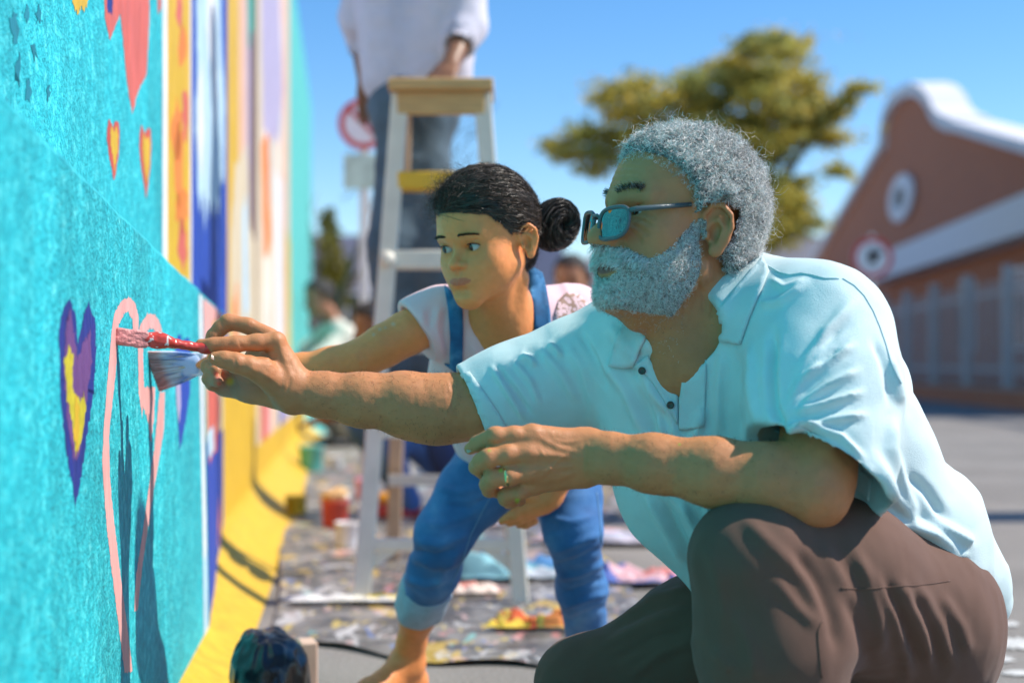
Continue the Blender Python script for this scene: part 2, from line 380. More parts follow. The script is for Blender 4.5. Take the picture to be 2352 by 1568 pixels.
# main wall: profile with a flared foot, swept along the street
def strip(s0, s1, z0, z1, L, n0=0.0, ns=2, nz=None, fl=True):
    nz = nz or max(2, int((z1 - z0) / (0.03 if z0 < 0.3 else 0.4)))
    if z0 < 0.3 < z1: zz = np.concatenate([np.linspace(z0, 0.3, 26), np.linspace(0.3, z1, 4)[1:]])
    else: zz = np.linspace(z0, z1, nz)
    V, F = [], []
    for i in range(ns):
        s = s0 + (s1 - s0) * i / (ns - 1)
        for z in zz: V.append(wall_pt(s, z, L, n0 + (flare(z) if fl else 0)))
    k = len(zz)
    for i in range(ns - 1):
        for j in range(k - 1): F.append((i*k+j, (i+1)*k+j, (i+1)*k+j+1, i*k+j+1))
    return np.array(V), F
WALL_END = 16.3
wall = empty('mural_wall', wall_pt(3.4, 0, L_MAIN), 'tall plastered wall painted with a mural of stripes, flared at its foot', 'wall')
V, F = strip(-3.0, WALL_END, -0.05, 3.6, L_MAIN, ns=2)
k = len(V) // 2; Vb = V - WN * 0.30 * 1.0
Vb = np.array([wall_pt(-3.0 if i < k else WALL_END, V[i][2], L_MAIN, -0.30) for i in range(2*k)])
F += [(k - 1, 2*k - 1, 2*k + 2*k - 1, 2*k + k - 1)]                                  # top
F += [tuple(range(k, 2*k)) + tuple(2*k + k + k - 1 - i for i in range(k))]            # far end
obj('wall_surface', np.concatenate([V, Vb]), F, M_teal, wall, smooth_=False)
low = empty('low_wall', wall_pt(2.0, 0, L_FRONT), 'low teal plastered wall in front of the mural wall, with hearts painted on it', 'wall')
FE = on_wall(466, 838, L_FRONT)[0]
def low_top(s): return 0.943 - 0.052 * (s - 1.35)
V, F = [], []; S_END = 4.76
ss = np.concatenate([np.linspace(-2.6, FE, 60), np.linspace(FE, S_END, 14)[1:]]); rr = np.random.default_rng(5)
def bend(s): return -0.086 * np.clip((s - FE) / (S_END - FE), 0, 1)
def low_z(s): return low_top(s) if s <= FE else low_top(FE) + 0.012 * (s - FE) / (S_END - FE)
for s in ss:
    t = low_z(s) + rr.normal() * 0.0015; n0 = bend(s); lean = 0.16 * math.exp(-((s - FE) / 0.25) ** 2)
    for n, z in ((n0, -0.05), (n0, t - 0.010), (max(-0.0875, n0 - 0.004), t - 0.003), (max(-0.0876, n0 - 0.012), t), (-0.088, t)): V.append(wall_pt(s + (lean if z < 0 else 0), z, L_FRONT, n))
for i in range(len(ss) - 1):
    for j in range(4): F.append((i*5+j, (i+1)*5+j, (i+1)*5+j+1, i*5+j+1))
obj('wall_surface', V, F, M_teal, low, smooth_=False)
def on_panel(u, v):
    lo_, hi_ = FE, S_END
    for _ in range(40):
        m_ = (lo_ + hi_) / 2; p_ = wall_pt(m_, 0.5, L_FRONT, bend(m_))
        if p_[0] / p_[1] * FPX + 1176 < u: lo_ = m_
        else: hi_ = m_
    p_ = wall_pt(lo_, 0.5, L_FRONT, bend(lo_)); return lo_, CAMZ - (v - HOR) / FPX * p_[1]
def rough_poly(pts, jit=0.0012, step=0.008, seed=0, streak=0.0):
    r = np.random.default_rng(seed); out = []
    for a, b in zip(pts, pts[1:] + pts[:1]):
        a, b = np.array(a), np.array(b); n = max(1, min(160, int(np.linalg.norm(b - a) / step)))
        for i in range(n):
            p = a + (b - a) * i / n; q = r.normal(size=2) * jit; q[1] += abs(r.normal()) * streak * (-1 if r.random() < 0.5 else 1) * abs(b - a)[0] / (np.linalg.norm(b - a) + 1e-6)
            out.append(p + q)
    return out
def patch(parent, L, uv, m, n, seed=0, name='paint_patch', jit=0.0024, step=0.005, streak=0.0):
    pts = rough_poly([on_wall(u, v, L) for u, v in uv], jit, step, seed, streak)
    n = n * 0.22; V = [wall_pt(s, z, L, n) for s, z in pts]
    a = sum(pts[i][0]*pts[(i+1) % len(pts)][1] - pts[(i+1) % len(pts)][0]*pts[i][1] for i in range(len(pts)))
    f = tuple(range(len(V))); return obj(name, V, [f if a > 0 else f[::-1]], m, parent, smooth_=False)
def stripe(u0, u1, m, n=0.002, z0=-0.02, z1=3.55):
    s0, s1 = on_wall(u0, 838, L_MAIN)[0], on_wall(u1, 838, L_MAIN)[0]
    V, F = strip(s0, s1, z0, z1, L_MAIN, n * 0.22); return obj('paint_stripe', V, F, m, wall, smooth_=False)
stripe(373, 384, M_white); stripe(384, 436, M_yel); stripe(436, 440, M_white); stripe(440, 522, M_blue); stripe(522, 548, M_yel); stripe(548, 566, M_peach)
stripe(566, 573, M_lilac); stripe(573, 590, M_brown); stripe(590, 602, M_cream); stripe(602, 624, M_mix); stripe(624, 632, M_cream); stripe(632, 652, M_mix); stripe(650, 664, M_peach); stripe(664, 715, M_aqua)
q = lambda pts, m, n, sd, **k: patch(wall, L_MAIN, pts, m, n, sd, **k)
q([(447,-250),(505,-250),(508,120),(516,240),(514,420),(498,480),(478,470),(470,500),(458,460),(452,380),(446,300),(452,160)], M_lblue, 0.0035, 3, jit=0.006, step=0.03, streak=0.05)
q([(478,-120),(492,-60),(498,60),(500,240),(492,330),(486,230),(474,60)], M_white, 0.005, 4, jit=0.008, step=0.03)
q([(456,180),(464,140),(468,300),(462,420),(454,330)], M_white, 0.005, 5, jit=0.006, step=0.03)
for i, (u, v, w, h) in enumerate([(412,30,8,40),(418,110,10,55),(404,300,14,70),(424,260,8,80),(412,370,12,90),(422,470,10,60),(418,560,12,60),(408,480,6,40)]):
    r = np.random.default_rng(i + 30); ring = [(u + w*math.cos(a)*(0.6+0.6*r.random()), v + h*math.sin(a)*(0.6+0.6*r.random())) for a in np.linspace(0, 6.283, 14)[:-1]]
    q(ring, M_orange if i % 3 else M_coral, 0.0035, i, jit=0.005, step=0.02)
q([(540,380),(568,330),(572,500),(586,560),(588,1050),(560,1100),(530,900),(528,560)], M_cream, 0.0035, 41, jit=0.012, step=0.05)
q([(534,700),(545,640),(548,900),(538,960)], M_orange, 0.005, 42, jit=0.01, step=0.05)
q([(556,500),(566,440),(570,700),(560,760)], M_lblue, 0.005, 43, jit=0.01, step=0.05)
q([(598,-60),(640,-60),(650,200),(640,330),(604,300)], M_lilac, 0.0035, 44, jit=0.02, step=0.1)
q([(600,330),(618,300),(622,560),(606,600)], M_orange, 0.0035, 45, jit=0.02, step=0.1)
q([(628,380),(650,420),(652,820),(634,800)], M_white, 0.0035, 46, jit=0.02, step=0.1)
q([(566,-100),(580,-100),(582,80),(570,120)], M_green, 0.0035, 47, jit=0.02, step=0.1)
q([(655,520),(666,560),(668,900),(658,880)], M_yel, 0.0035, 48, jit=0.02, step=0.1)
# the part seen below, right of the low wall
for u0, u1, m_ in ((506,588,M_yel),(588,598,M_cream),(598,612,M_red),(612,626,M_pink),(626,640,M_cream),(640,648,M_blue),(648,668,M_lilac)):
    s0, s1 = on_wall(u0, 838, L_MAIN)[0], on_wall(u1, 838, L_MAIN)[0]
    V, F = strip(s0, s1, -0.02, 0.62 + 0.08 * random.random(), L_MAIN, 0.0022); obj('paint_stripe', V, F, m_, wall, smooth_=False)
V, F = strip(on_wall(524,838,L_MAIN)[0], on_wall(700,838,L_MAIN)[0], -0.02, 0.31, L_MAIN, 0.0028); obj('paint_stripe', V, F, M_yel, wall, smooth_=False)
V, F = strip(FE - 1.2, on_wall(524,838,L_MAIN)[0], -0.02, 0.30, L_MAIN, 0.0028); obj('paint_stripe', V, F, M_yel, wall, smooth_=False)
V, F = strip(FE - 1.2, on_wall(507,838,L_MAIN)[0], -0.02, 0.31, L_MAIN, 0.0028); obj('paint_stripe', V, F, M_yel, wall, smooth_=False)
# hearts on the teal above the low wall
q([(232,-260),(262,-20),(300,-40),(345,-260),(342,60),(336,170),(318,205),(303,262),(292,190),(282,90),(276,30),(252,95),(240,40)], M_coral, 0.003, 61, jit=0.002, step=0.01)
q([(236,-200),(262,-60),(256,34),(246,28)], M_navy, 0.0042, 62)
q([(158,-300),(212,-300),(200,12),(176,32),(166,10)], M_yel, 0.003, 63, jit=0.004)
q([(360,-300),(372,-300),(370,20),(362,34)], M_coral, 0.003, 65)
for i, (u, v0, h, w) in enumerate(((259, 277, 140, 15), (333, 292, 165, 14))):
    H = [(-0.9,0.10),(-0.65,-0.03),(-0.25,0.05),(0.0,0.10),(0.35,0.0),(0.85,0.03),(1.0,0.22),(0.85,0.55),(0.45,0.82),(0.12,1.0),(-0.1,0.85),(-0.65,0.55),(-0.95,0.30)]
    q([(u + w*a, v0 + h*b_) for a, b_ in H], M_red, 0.003, 70 + i, jit=0.0015)
    q([(u + w*0.62*a + 2, v0 + h*0.12 + h*0.68*b_) for a, b_ in H], M_yel, 0.0042, 72 + i, jit=0.003)
# hearts on the low wall
p = lambda pts, m, n, sd, **k: patch(low, L_FRONT, pts, m, n, sd, **k)
p([(134,760),(140,720),(158,682),(172,720),(178,790),(190,730),(204,700),(218,740),(221,800),(214,900),(200,1000),(186,1090),(173,1160),(160,1090),(148,1010),(138,880)], M_navy, 0.0015, 81, jit=0.003)
p([(150,740),(160,712),(168,760),(176,820),(190,790),(206,760),(210,830),(196,930),(180,1050),(168,1060),(152,960),(146,840)], M_purple, 0.0027, 82, jit=0.003)
p([(146,830),(158,790),(166,820),(164,880),(176,915),(192,905),(196,930),(188,1000),(172,1045),(164,980),(152,900)], mat('ochre_paint', (0.50, 0.42, 0.02), var=0.25, vscale=60, bump=0.4), 0.0039, 83, jit=0.003)
p([(172,900),(180,930),(178,1040),(168,1000)], M_yel, 0.0051, 84)
# the heart being outlined in pink, and the little blue one beside it
p([(256,760),(262,720),(278,690),(296,682),(310,695),(318,730),(317,765),(305,765),(304,735),(294,715),(284,722),(272,745),(270,775),(266,850),(258,920),(250,1000),(252,1100),(262,1200),(276,1320),(292,1440),(304,1540),(286,1545),(274,1450),(256,1310),(242,1180),(234,1060),(238,980),(246,880)], M_pink, 0.0015, 91, jit=0.0012)
p([(316,770),(322,745),(338,720),(356,722),(368,745),(374,770),(364,772),(352,752),(338,756),(328,790),(330,900),(326,960),(318,900)], M_pink, 0.0016, 92, jit=0.0015)
p([(366,900),(378,900),(376,985),(364,1060),(352,1130),(338,1220),(326,1300),(316,1400),(308,1405),(312,1320),(326,1230),(340,1130),(354,1030)], M_pink, 0.0017, 93, jit=0.0012)
p([(322,890),(356,890),(354,960),(346,1012),(340,970),(330,940)], M_pink, 0.0018, 94)
p([(402,800),(408,772),(414,766),(418,790),(424,775),(434,776),(438,810),(436,900),(428,960),(418,1010),(412,1034),(408,960),(402,880)], M_blue, 0.0015, 95, jit=0.002)
p([(403,870),(414,870),(415,930),(411,975),(405,930)], M_lilac, 0.0027, 96, jit=0.001)
p([(457,672),(464,680),(466,838),(474,1240),(480,1568),(472,1568),(466,1240),(458,838)], M_white, 0.0015, 97, jit=0.002)
p([(466,1300),(474,1260),(481,1640),(470,1660)], M_lblue, 0.0027, 98, jit=0.003)
for i, (u, v, w, h) in enumerate(((40,160,9,34),(64,205,8,22),(30,60,12,40),(78,120,7,18),(20,250,10,26),(90,40,8,26),(110,215,6,16),(62,30,6,20))):
    r = np.random.default_rng(i + 60); q([(u + w*math.cos(a)*(0.4+0.9*r.random()), v + h*math.sin(a)*(0.4+0.9*r.random())) for a in np.linspace(0, 6.283, 16)[:-1]], M_dteal, 0.003, i, jit=0.003)
# the bent end of the low wall: pink, cream, blue and orange strokes
def pp_(uv, m, n, seed, jit=0.004, step=0.02):
    pts = [np.array(x) for x in rough_poly([on_panel(u, v) for u, v in uv], jit, step, seed)]
    for x in pts: x[0] = min(max(x[0], FE + 0.004), S_END)
    V = [wall_pt(x[0] + (0.16 * math.exp(-((x[0] - FE) / 0.25) ** 2)) * (1 - min(1, max(0, (x[1] + 0.05) / 0.9))), min(x[1], low_z(x[0]) - 0.012), L_FRONT, bend(x[0]) + n * 0.3) for x in pts]
    ar = sum(pts[i][0]*pts[(i+1) % len(pts)][1] - pts[(i+1) % len(pts)][0]*pts[i][1] for i in range(len(pts))); f = tuple(range(len(V)))
    return obj('paint_patch', V, [f if ar > 0 else f[::-1]], m, low, smooth_=False)
pp_([(466,600),(512,600),(512,800),(466,800)], M_pink, 0.002, 1); pp_([(466,790),(512,770),(512,1010),(466,1030)], M_cream, 0.003, 2); pp_([(466,1020),(512,985),(512,1700),(466,1700)], M_blue, 0.004, 3)
pp_([(488,655),(512,680),(512,760),(504,735)], M_coral, 0.005, 4); pp_([(474,860),(497,845),(503,940),(493,1080),(482,1130),(472,1000)], M_coral, 0.006, 5); pp_([(488,740),(512,730),(512,850),(494,840)], M_yel, 0.006, 6)
pp_([(468,1000),(488,975),(490,1030),(474,1060)], M_lblue, 0.007, 7); pp_([(486,1090),(500,1070),(505,1200),(495,1310),(488,1210)], M_orange, 0.006, 8); pp_([(477,1150),(486,1130),(485,1310),(478,1290)], M_pink, 0.006, 9); pp_([(489,1340),(500,1300),(499,1450),(490,1490)], M_peach, 0.006, 10)
# dark sheet spread along the wall, spattered with paint
def sheet_mat():
    m = mat('paint_splashed_plastic', (0.03, 0.028, 0.027), rough=0.42, bump=0.8, bscale=18, bdist=0.02); N, Lk = m.node_tree.nodes, m.node_tree.links; b = N['Principled BSDF']
    tc = N.new('ShaderNodeTexCoord'); base = N.new('ShaderNodeTexNoise'); base.inputs['Scale'].default_value = 9; base.inputs['Detail'].default_value = 8; Lk.new(tc.outputs['Object'], base.inputs['Vector'])
    cr = N.new('ShaderNodeValToRGB'); Lk.new(base.outputs['Fac'], cr.inputs['Fac']); cr.color_ramp.elements[0].position = 0.38; cr.color_ramp.elements[0].color = (0.075,0.068,0.062,1); cr.color_ramp.elements[1].position = 0.72; cr.color_ramp.elements[1].color = (0.30,0.275,0.25,1)
    src = cr.outputs['Color']
    for i, (sc, th, c) in enumerate([(7, 0.625, (0.72,0.46,0.03)), (11, 0.64, (0.72,0.70,0.68)), (9, 0.66, (0.66,0.26,0.24)), (13, 0.665, (0.10,0.22,0.55)), (16, 0.63, (0.62,0.60,0.58)), (10, 0.67, (0.22,0.60,0.55)), (24, 0.65, (0.75,0.55,0.10)), (30, 0.66, (0.70,0.45,0.42))]):
        mp = N.new('ShaderNodeMapping'); mp.inputs['Location'].default_value = (i*3.7, i*1.9, i*2.3); mp.inputs['Scale'].default_value = (1.1, 0.42, 1); Lk.new(tc.outputs['Object'], mp.inputs['Vector'])
        nz = N.new('ShaderNodeTexNoise'); nz.inputs['Scale'].default_value = sc; nz.inputs['Detail'].default_value = 3; nz.inputs['Distortion'].default_value = 0.6; Lk.new(mp.outputs['Vector'], nz.inputs['Vector'])
        st = N.new('ShaderNodeMapRange'); st.inputs['From Min'].default_value = th - 0.012; st.inputs['From Max'].default_value = th + 0.012; Lk.new(nz.outputs['Fac'], st.inputs['Value'])
        mx = N.new('ShaderNodeMix'); mx.data_type = 'RGBA'; sm = N.new('ShaderNodeMath'); sm.operation = 'MULTIPLY'; sm.inputs[1].default_value = 0.55; Lk.new(st.outputs['Result'], sm.inputs[0]); Lk.new(sm.outputs[0], mx.inputs['Factor']); Lk.new(src, mx.inputs[6]); mx.inputs[7].default_value = (*c, 1); src = mx.outputs[2]
    Lk.new(src, b.inputs['Base Color']); return m
M_sheet = sheet_mat()
gx, gy = np.meshgrid(np.linspace(0, 1, 70), np.linspace(0, 1, 160), indexing='ij')
Y = 3.05 + gy * 7.5; X0 = -0.24 - 0.115 * Y; X1 = 0.36 + 0.22 * np.sin(Y * 0.9) + 0.05 * np.sin(Y * 3.1) + 0.03 * Y
X = X0 + (X1 - X0) * gx + 0.02 * np.sin(gx * 9 + Y * 2)
pp = np.stack([X, Y + 0.05 * np.sin(gx * 14), 0 * X], -1).reshape(-1, 3)
pp[:, 1] -= (0.55 * (1 - gy) ** 6 * (gx * 0.9 - 0.7)).ravel()
pp[:, 2] = 0.006 + 0.012 * np.abs(noise3(pp, 4, 1)) + 0.010 * np.maximum(0, noise3(pp * (1, 2.5, 1), 7, 2)) + 0.008 * np.exp(-((gy.ravel() - 0.012) / 0.012) ** 2)
F = np.array([(i*160+j, (i+1)*160+j, (i+1)*160+j+1, i*160+j+1) for i in range(69) for j in range(159)])
tag(obj('drop_sheet', pp, F, M_sheet), 'dark plastic sheet spattered with paint, spread on the ground along the mural', 'sheet')

# worn white marks on the asphalt behind the man
M_mark = mat('worn_white_marking', (0.55, 0.54, 0.51), rough=0.8, var=0.3, vscale=40)
for i, (u, v, w, h) in enumerate(((2330,1480,60,14), (2290,1516,46,10), (2345,1548,50,8), (2320,1435,30,6))):
    r = np.random.default_rng(i + 80); ring = []
    for a in np.linspace(0, 6.283, 40)[:-1]:
        k = 0.55 + 0.6 * r.random(); uu, vv = u + w*math.cos(a)*k, v + h*math.sin(a)*k; yy = CAMZ*FPX/(vv - HOR); ring.append(((uu - 1176)/FPX*yy, yy))
    sheet('road_marking', ring, 0.004, M_mark)
# ------------------------------------------------------------------ gabled brick building, fence, far houses, trees, signs
def on_plane(u, v, X0): y = X0 / ((u - 1176.0) / FPX - 0.075); return np.array((X0 + 0.075 * y, y, CAMZ - (v - HOR) / FPX * y))
BD = unit((0.075, 1, 0)); BN = unit((-1, 0.075, 0))
def brick_mat():
    m = mat('red_brick', rough=0.85); N, Lk = m.node_tree.nodes, m.node_tree.links
    tc = N.new('ShaderNodeTexCoord'); mp = N.new('ShaderNodeMapping'); mp.inputs['Rotation'].default_value = (0, 0, 0); Lk.new(tc.outputs['Object'], mp.inputs['Vector'])
    bt = N.new('ShaderNodeTexBrick'); bt.inputs['Scale'].default_value = 1.0; bt.inputs['Brick Width'].default_value = 0.22; bt.inputs['Row Height'].default_value = 0.075; bt.inputs['Mortar Size'].default_value = 0.008
    bt.inputs['Color1'].default_value = (0.52,0.150,0.048,1); bt.inputs['Color2'].default_value = (0.42,0.115,0.038,1); bt.inputs['Mortar'].default_value = (0.30,0.22,0.18,1)
    sx = N.new('ShaderNodeSeparateXYZ'); cx = N.new('ShaderNodeCombineXYZ'); Lk.new(mp.outputs['Vector'], sx.inputs[0]); Lk.new(sx.outputs['Y'], cx.inputs['X']); Lk.new(sx.outputs['Z'], cx.inputs['Y']); Lk.new(cx.outputs[0], bt.inputs['Vector']); Lk.new(bt.outputs['Color'], N['Principled BSDF'].inputs['Base Color']); return m
M_brick = brick_mat(); M_render = mat('white_render', (0.72, 0.72, 0.74), rough=0.7, var=0.05); M_dark = mat('dark_glass', (0.02, 0.022, 0.025), rough=0.15); M_grey = mat('grey_steel', (0.46, 0.46, 0.47), rough=0.5, var=0.1)
bX = 7.3
bld = empty('brick_hall', on_plane(2110, 980, bX) * (1, 1, 0), 'red brick hall with a white-edged curved gable and round window', 'building')
top = [(1872,600),(1890,575),(1960,460),(2036,335),(2038,300),(2046,262),(2062,232),(2085,212),(2110,204),(2132,212),(2150,232),(2160,258),(2176,276),(2200,286),(2352,330),(2560,388),(2700,428)]
T = [on_plane(u, v, bX) for u, v in top]; n = len(T)
G = [np.array((t[0], t[1], -0.05)) for t in T]
V = T + G + [t - BN * 0.5 for t in T] + [g - BN * 0.5 for g in G]
F = [(n + i, n + i + 1, i + 1, i) for i in range(n - 1)] + [(i, i + 1, 2*n + i + 1, 2*n + i) for i in range(n - 1)] + [(n - 1, 2*n - 1, 4*n - 1, 3*n - 1), (0, 2*n, 3*n, n)]
obj('wall', V, [f[::-1] for f in F], M_brick, bld, smooth_=False)
mb = MB()
for i in range(n - 1):
    a, b_ = T[i], T[i+1]; th = 0.15 if 3 <= i <= 12 else 0.11
    d = unit(b_ - a); mb.bar(a - d*0.06 - BN*0.22, b_ + d*0.06 - BN*0.22, 0.86, th*2, up=np.cross(BN, d) if np.cross(BN, d)[2] > 0 else -np.cross(BN, d))
mb.build('coping', M_render, bld)
hb = MB(); hb.bar(np.array((bX + 0.075*20 + 3.6, 20, 1.95)), np.array((bX + 0.075*49 + 3.6, 49, 1.95)), 6.0, 3.9); hb.build('rear_range', M_brick, bld)
def panel(u0, v0, u1, v1, X0, depth, name, m, par):
    a, b_, c, d = [on_plane(u, v, X0) for u, v in ((u0, v1), (u1, v1), (u1, v0), (u0, v0))]
    z0, z1 = (a[2] + b_[2]) / 2, (c[2] + d[2]) / 2; a[2] = b_[2] = z0; c[2] = d[2] = z1
    Q = [a, b_, c, d]; V = [q + BN * depth for q in Q] + Q
    return obj(name, V, [(3,2,1,0),(0,1,5,4),(1,2,6,5),(2,3,7,6),(3,0,4,7)], m, par, smooth_=False)
# pale canopy fascia: a level band along the front
y0, y1 = 18.5, 38.6
def bpt(y, z, X0, n=0.0): return np.array((X0 + 0.075*y, y, z)) + BN * n
mb = MB(); mb.bar(bpt(y0, 3.2, bX, 0.30), bpt(y1, 3.2, bX, 0.30), 0.58, 0.66); mb.build('canopy', M_render, bld)
# oval-looking round window: a white ring with a louvre
c = on_plane(2078, 455, bX) + BN * 0.05; mb = MB(); nseg = 32
ring = lambda r, nn: [c + BN * nn + r * (1.55 * math.cos(a) * BD + 0.60 * math.sin(a) * np.array((0,0,1))) for a in np.linspace(0, 2*math.pi, nseg, endpoint=False)]
V = ring(0.98, 0.0) + ring(0.98, 0.08) + ring(0.46, 0.10) + ring(0.46, -0.02)
F = [(k*nseg+i, k*nseg+(i+1) % nseg, (k+1)*nseg+(i+1) % nseg, (k+1)*nseg+i) for k in range(3) for i in range(nseg)]
w = obj('round_window', V, F, M_render, bld, smooth_=False)
obj('louvre', ring(0.47, 0.01), [tuple(range(nseg))[::-1]], mat('louvre', (0.16, 0.15, 0.13), rough=0.7), w, smooth_=False)
for (y, wd) in ((21.5, 0.5), (25.5, 0.5), (29.6, 0.5)):
    mb = MB(); mb.box(bpt(y, 1.7, bX, 0.03), (0.03, wd, 0.75)); o = mb.build('window', M_render, bld)
    mb = MB(); mb.box(bpt(y, 1.7, bX, 0.05), (0.03, wd - 0.07, 0.68)); mb.build('pane', M_dark, o)
# low brick wall with steel fence
fX = 6.1
fy = np.arange(14.5, 41, 0.9)
lw_ = empty('fence_wall', bpt(22, 0, fX), 'low red brick wall with a pale coping below the steel fence', 'wall')
mb = MB(); mb.bar(bpt(14, 0.12, fX), bpt(42, 0.12, fX), 0.24, 0.34); mb.build('brickwork', M_brick, lw_)
mb = MB(); mb.bar(bpt(14, 0.31, fX), bpt(42, 0.31, fX), 0.32, 0.05); mb.build('coping', mat('coping_stone', (0.40, 0.30, 0.25), rough=0.8), lw_)
fe = empty('steel_fence', bpt(22, 0.33, fX), 'grey steel palisade fence standing on the low brick wall', 'fence')
for i, y in enumerate(np.arange(14.5, 41.0, 2.6)):
    mb = MB(); mb.bar(bpt(y, 0.335, fX), bpt(y, 2.25, fX), 0.14, 0.14, up=BN); mb.build('post', M_grey, fe)
for z in (0.62, 1.85):
    mb = MB(); mb.bar(bpt(14.5, z, fX, -0.04), bpt(40.9, z, fX, -0.04), 0.03, 0.07); mb.build('rail', M_grey, fe)
pal = None
for y in np.arange(14.6, 40.6, 0.26):
    if pal is None:
        mb = MB(); mb.bar(bpt(y, 0.40, fX, 0.02), bpt(y, 2.05, fX, 0.02), 0.055, 0.012, up=BN); pal = mb.build('pale', M_grey, fe); y_p = y
    else:
        o = pal.copy(); col.objects.link(o); o.parent = fe; o.location = tuple(np.array(pal.location) + bpt(y, 0, fX) - bpt(y_p, 0, fX))
# round road signs
def road_sign(u, v, d, r, label, back=False):
    c = P(u, v, d); e = empty('road_sign', (c[0], c[1], 0), label, 'sign')
    mb = MB(); mb.tube([(c[0], c[1] + 0.03, 0), (c[0], c[1] + 0.03, c[2] + r * 1.15)], 0.03); mb.build('pole', M_grey, e)
    A = np.array((0.97, -0.24, 0)); 
    rg = lambda rr, dy: [c + np.array((0, -dy, 0)) + rr * (math.cos(a) * np.array((1,0,0)) + math.sin(a) * np.array((0,0,1))) for a in np.linspace(0, 2*math.pi, 40, endpoint=False)]
    V = rg(r, 0) + rg(r, 0.012); obj('plate', V, [tuple(range(40, 80)), tuple(range(40))[::-1]] + [(i, (i+1) % 40, 40 + (i+1) % 40, 40 + i) for i in range(40)], M_render, e, smooth_=False)
    V = rg(r*0.99, 0.015) + rg(r*0.76, 0.015); obj('red_ring', V, [(i, (i+1) % 40, 40 + (i+1) % 40, 40 + i) for i in range(40)], mat('sign_red', (0.55, 0.03, 0.035), rough=0.4), e, smooth_=False)
    return e, c, r
e, c, r = road_sign(2003, 592, 16.0, 0.235, 'round white road sign with red rim and black mark before the brick hall')
mb = MB(); mb.box(c + (0.0, -0.016, 0.01), (r*0.20, 0.003, r*0.34)); mb.box(c + (0.045, -0.016, 0.05), (r*0.28, 0.003, r*0.12)); mb.build('symbol', mat('sign_black', (0.02,0.02,0.02), rough=0.5), e)
e, c, r = road_sign(836, 285, 9.0, 0.165, 'round road sign with red rim showing behind the worker on the ladder')
mb = MB(); mb.bar(c + (-r*0.6, -0.018, r*0.6), c + (r*0.6, -0.018, -r*0.6), r*0.16, 0.003, up=(0,1,0)); mb.build('symbol', mat('sign_black2', (0.45,0.03,0.035), rough=0.5), e)
mb = MB(); mb.box(c + (0.02, 0.0, -0.30), (0.15, 0.006, 0.11), bev=0.004); mb.build('supplementary_plate', mat('sign_green', (0.42,0.55,0.48), rough=0.5, var=0.3, vscale=12), e)
# far houses
def house(x0, x1, y, h, roof_h, wallm, roofm, label, dep=7, wins=()):
    e = empty('far_house', ((x0 + x1)/2, y, 0), label, 'building')
    mb = MB(); mb.box(((x0+x1)/2, y + dep/2, h/2), ((x1-x0)/2, dep/2, h/2)); mb.build('wall', wallm, e)
    if roof_h > 0:
        V = [(x0-.3,y-.3,h),(x1+.3,y-.3,h),(x1+.3,y+dep+.3,h),(x0-.3,y+dep+.3,h),(x0+1.2,y+dep/2,h+roof_h),(x1-1.2,y+dep/2,h+roof_h)]
        obj('roof', V, [(0,1,5,4),(1,2,5),(2,3,4,5),(3,0,4),(0,3,2,1)], roofm, e, smooth_=False)
    for (wx, wz) in wins:
        mb = MB(); mb.box((wx, y-0.02, wz), (0.55, 0.05, 0.75)); o = mb.build('window', M_render, e)
        mb = MB(); mb.box((wx, y-0.06, wz), (0.45, 0.03, 0.65)); mb.build('pane', M_dark, o)
    return e
M_lilacwall = mat('lilac_render', (0.46,0.42,0.48), rough=0.85, var=0.06); M_palewall = mat('pale_render', (0.66,0.63,0.62), rough=0.8, var=0.06); M_greyroof = mat('slate_roof', (0.16,0.155,0.17), rough=0.7, var=0.2)
M_tan = mat('tan_render', (0.52,0.46,0.38), rough=0.8, var=0.06)
house(-6.2, 1.6, 44, 4.7, 0.0, M_lilacwall, M_greyroof, 'long lilac-grey flat-roofed building far behind the girl', wins=((-4.6,2.2),(-2.4,2.2),(-0.2,2.2)))
house(2.2, 7.6, 52, 3.6, 1.7, M_palewall, M_greyroof, 'pale house with slate roof far behind the old man', wins=((3.4,2.0),(5.2,2.0)))
house(8.0, 15.5, 62, 4.4, 2.2, M_tan, M_greyroof, 'tan house with grey roof beyond the yellow-green tree', wins=((9.6,2.3),(11.5,2.3),(13.4,2.3)))
house(-11.5, -6.6, 36, 5.2, 1.6, M_palewall, M_greyroof, 'white house with slate roof past the far end of the mural wall', wins=((-8.2,2.2),(-7.6,4.0)))
# trees: tapered trunk, limbs and thousands of leaf faces in uneven clumps
M_bark = mat('bark', (0.10, 0.072, 0.05), rough=0.9, var=0.3, vscale=8, bump=0.6, bscale=20, bdist=0.02)
def leaf_mat(name, a, b): 
    m = mat(name, a, rough=0.6); N, Lk = m.node_tree.nodes, m.node_tree.links; at = N.new('ShaderNodeAttribute'); at.attribute_name = 'Col'; Lk.new(at.outputs['Color'], N['Principled BSDF'].inputs['Base Color'])
    bs = N['Principled BSDF']; tr = N.new('ShaderNodeBsdfTranslucent'); Lk.new(at.outputs['Color'], tr.inputs['Color']); mx = N.new('ShaderNodeMixShader'); mx.inputs[0].default_value = 0.45
    Lk.new(bs.outputs[0], mx.inputs[1]); Lk.new(tr.outputs[0], mx.inputs[2]); Lk.new(mx.outputs[0], N['Material Output'].inputs['Surface']); return m
M_leaf = leaf_mat('leaves', (0.1,0.1,0.02), None)
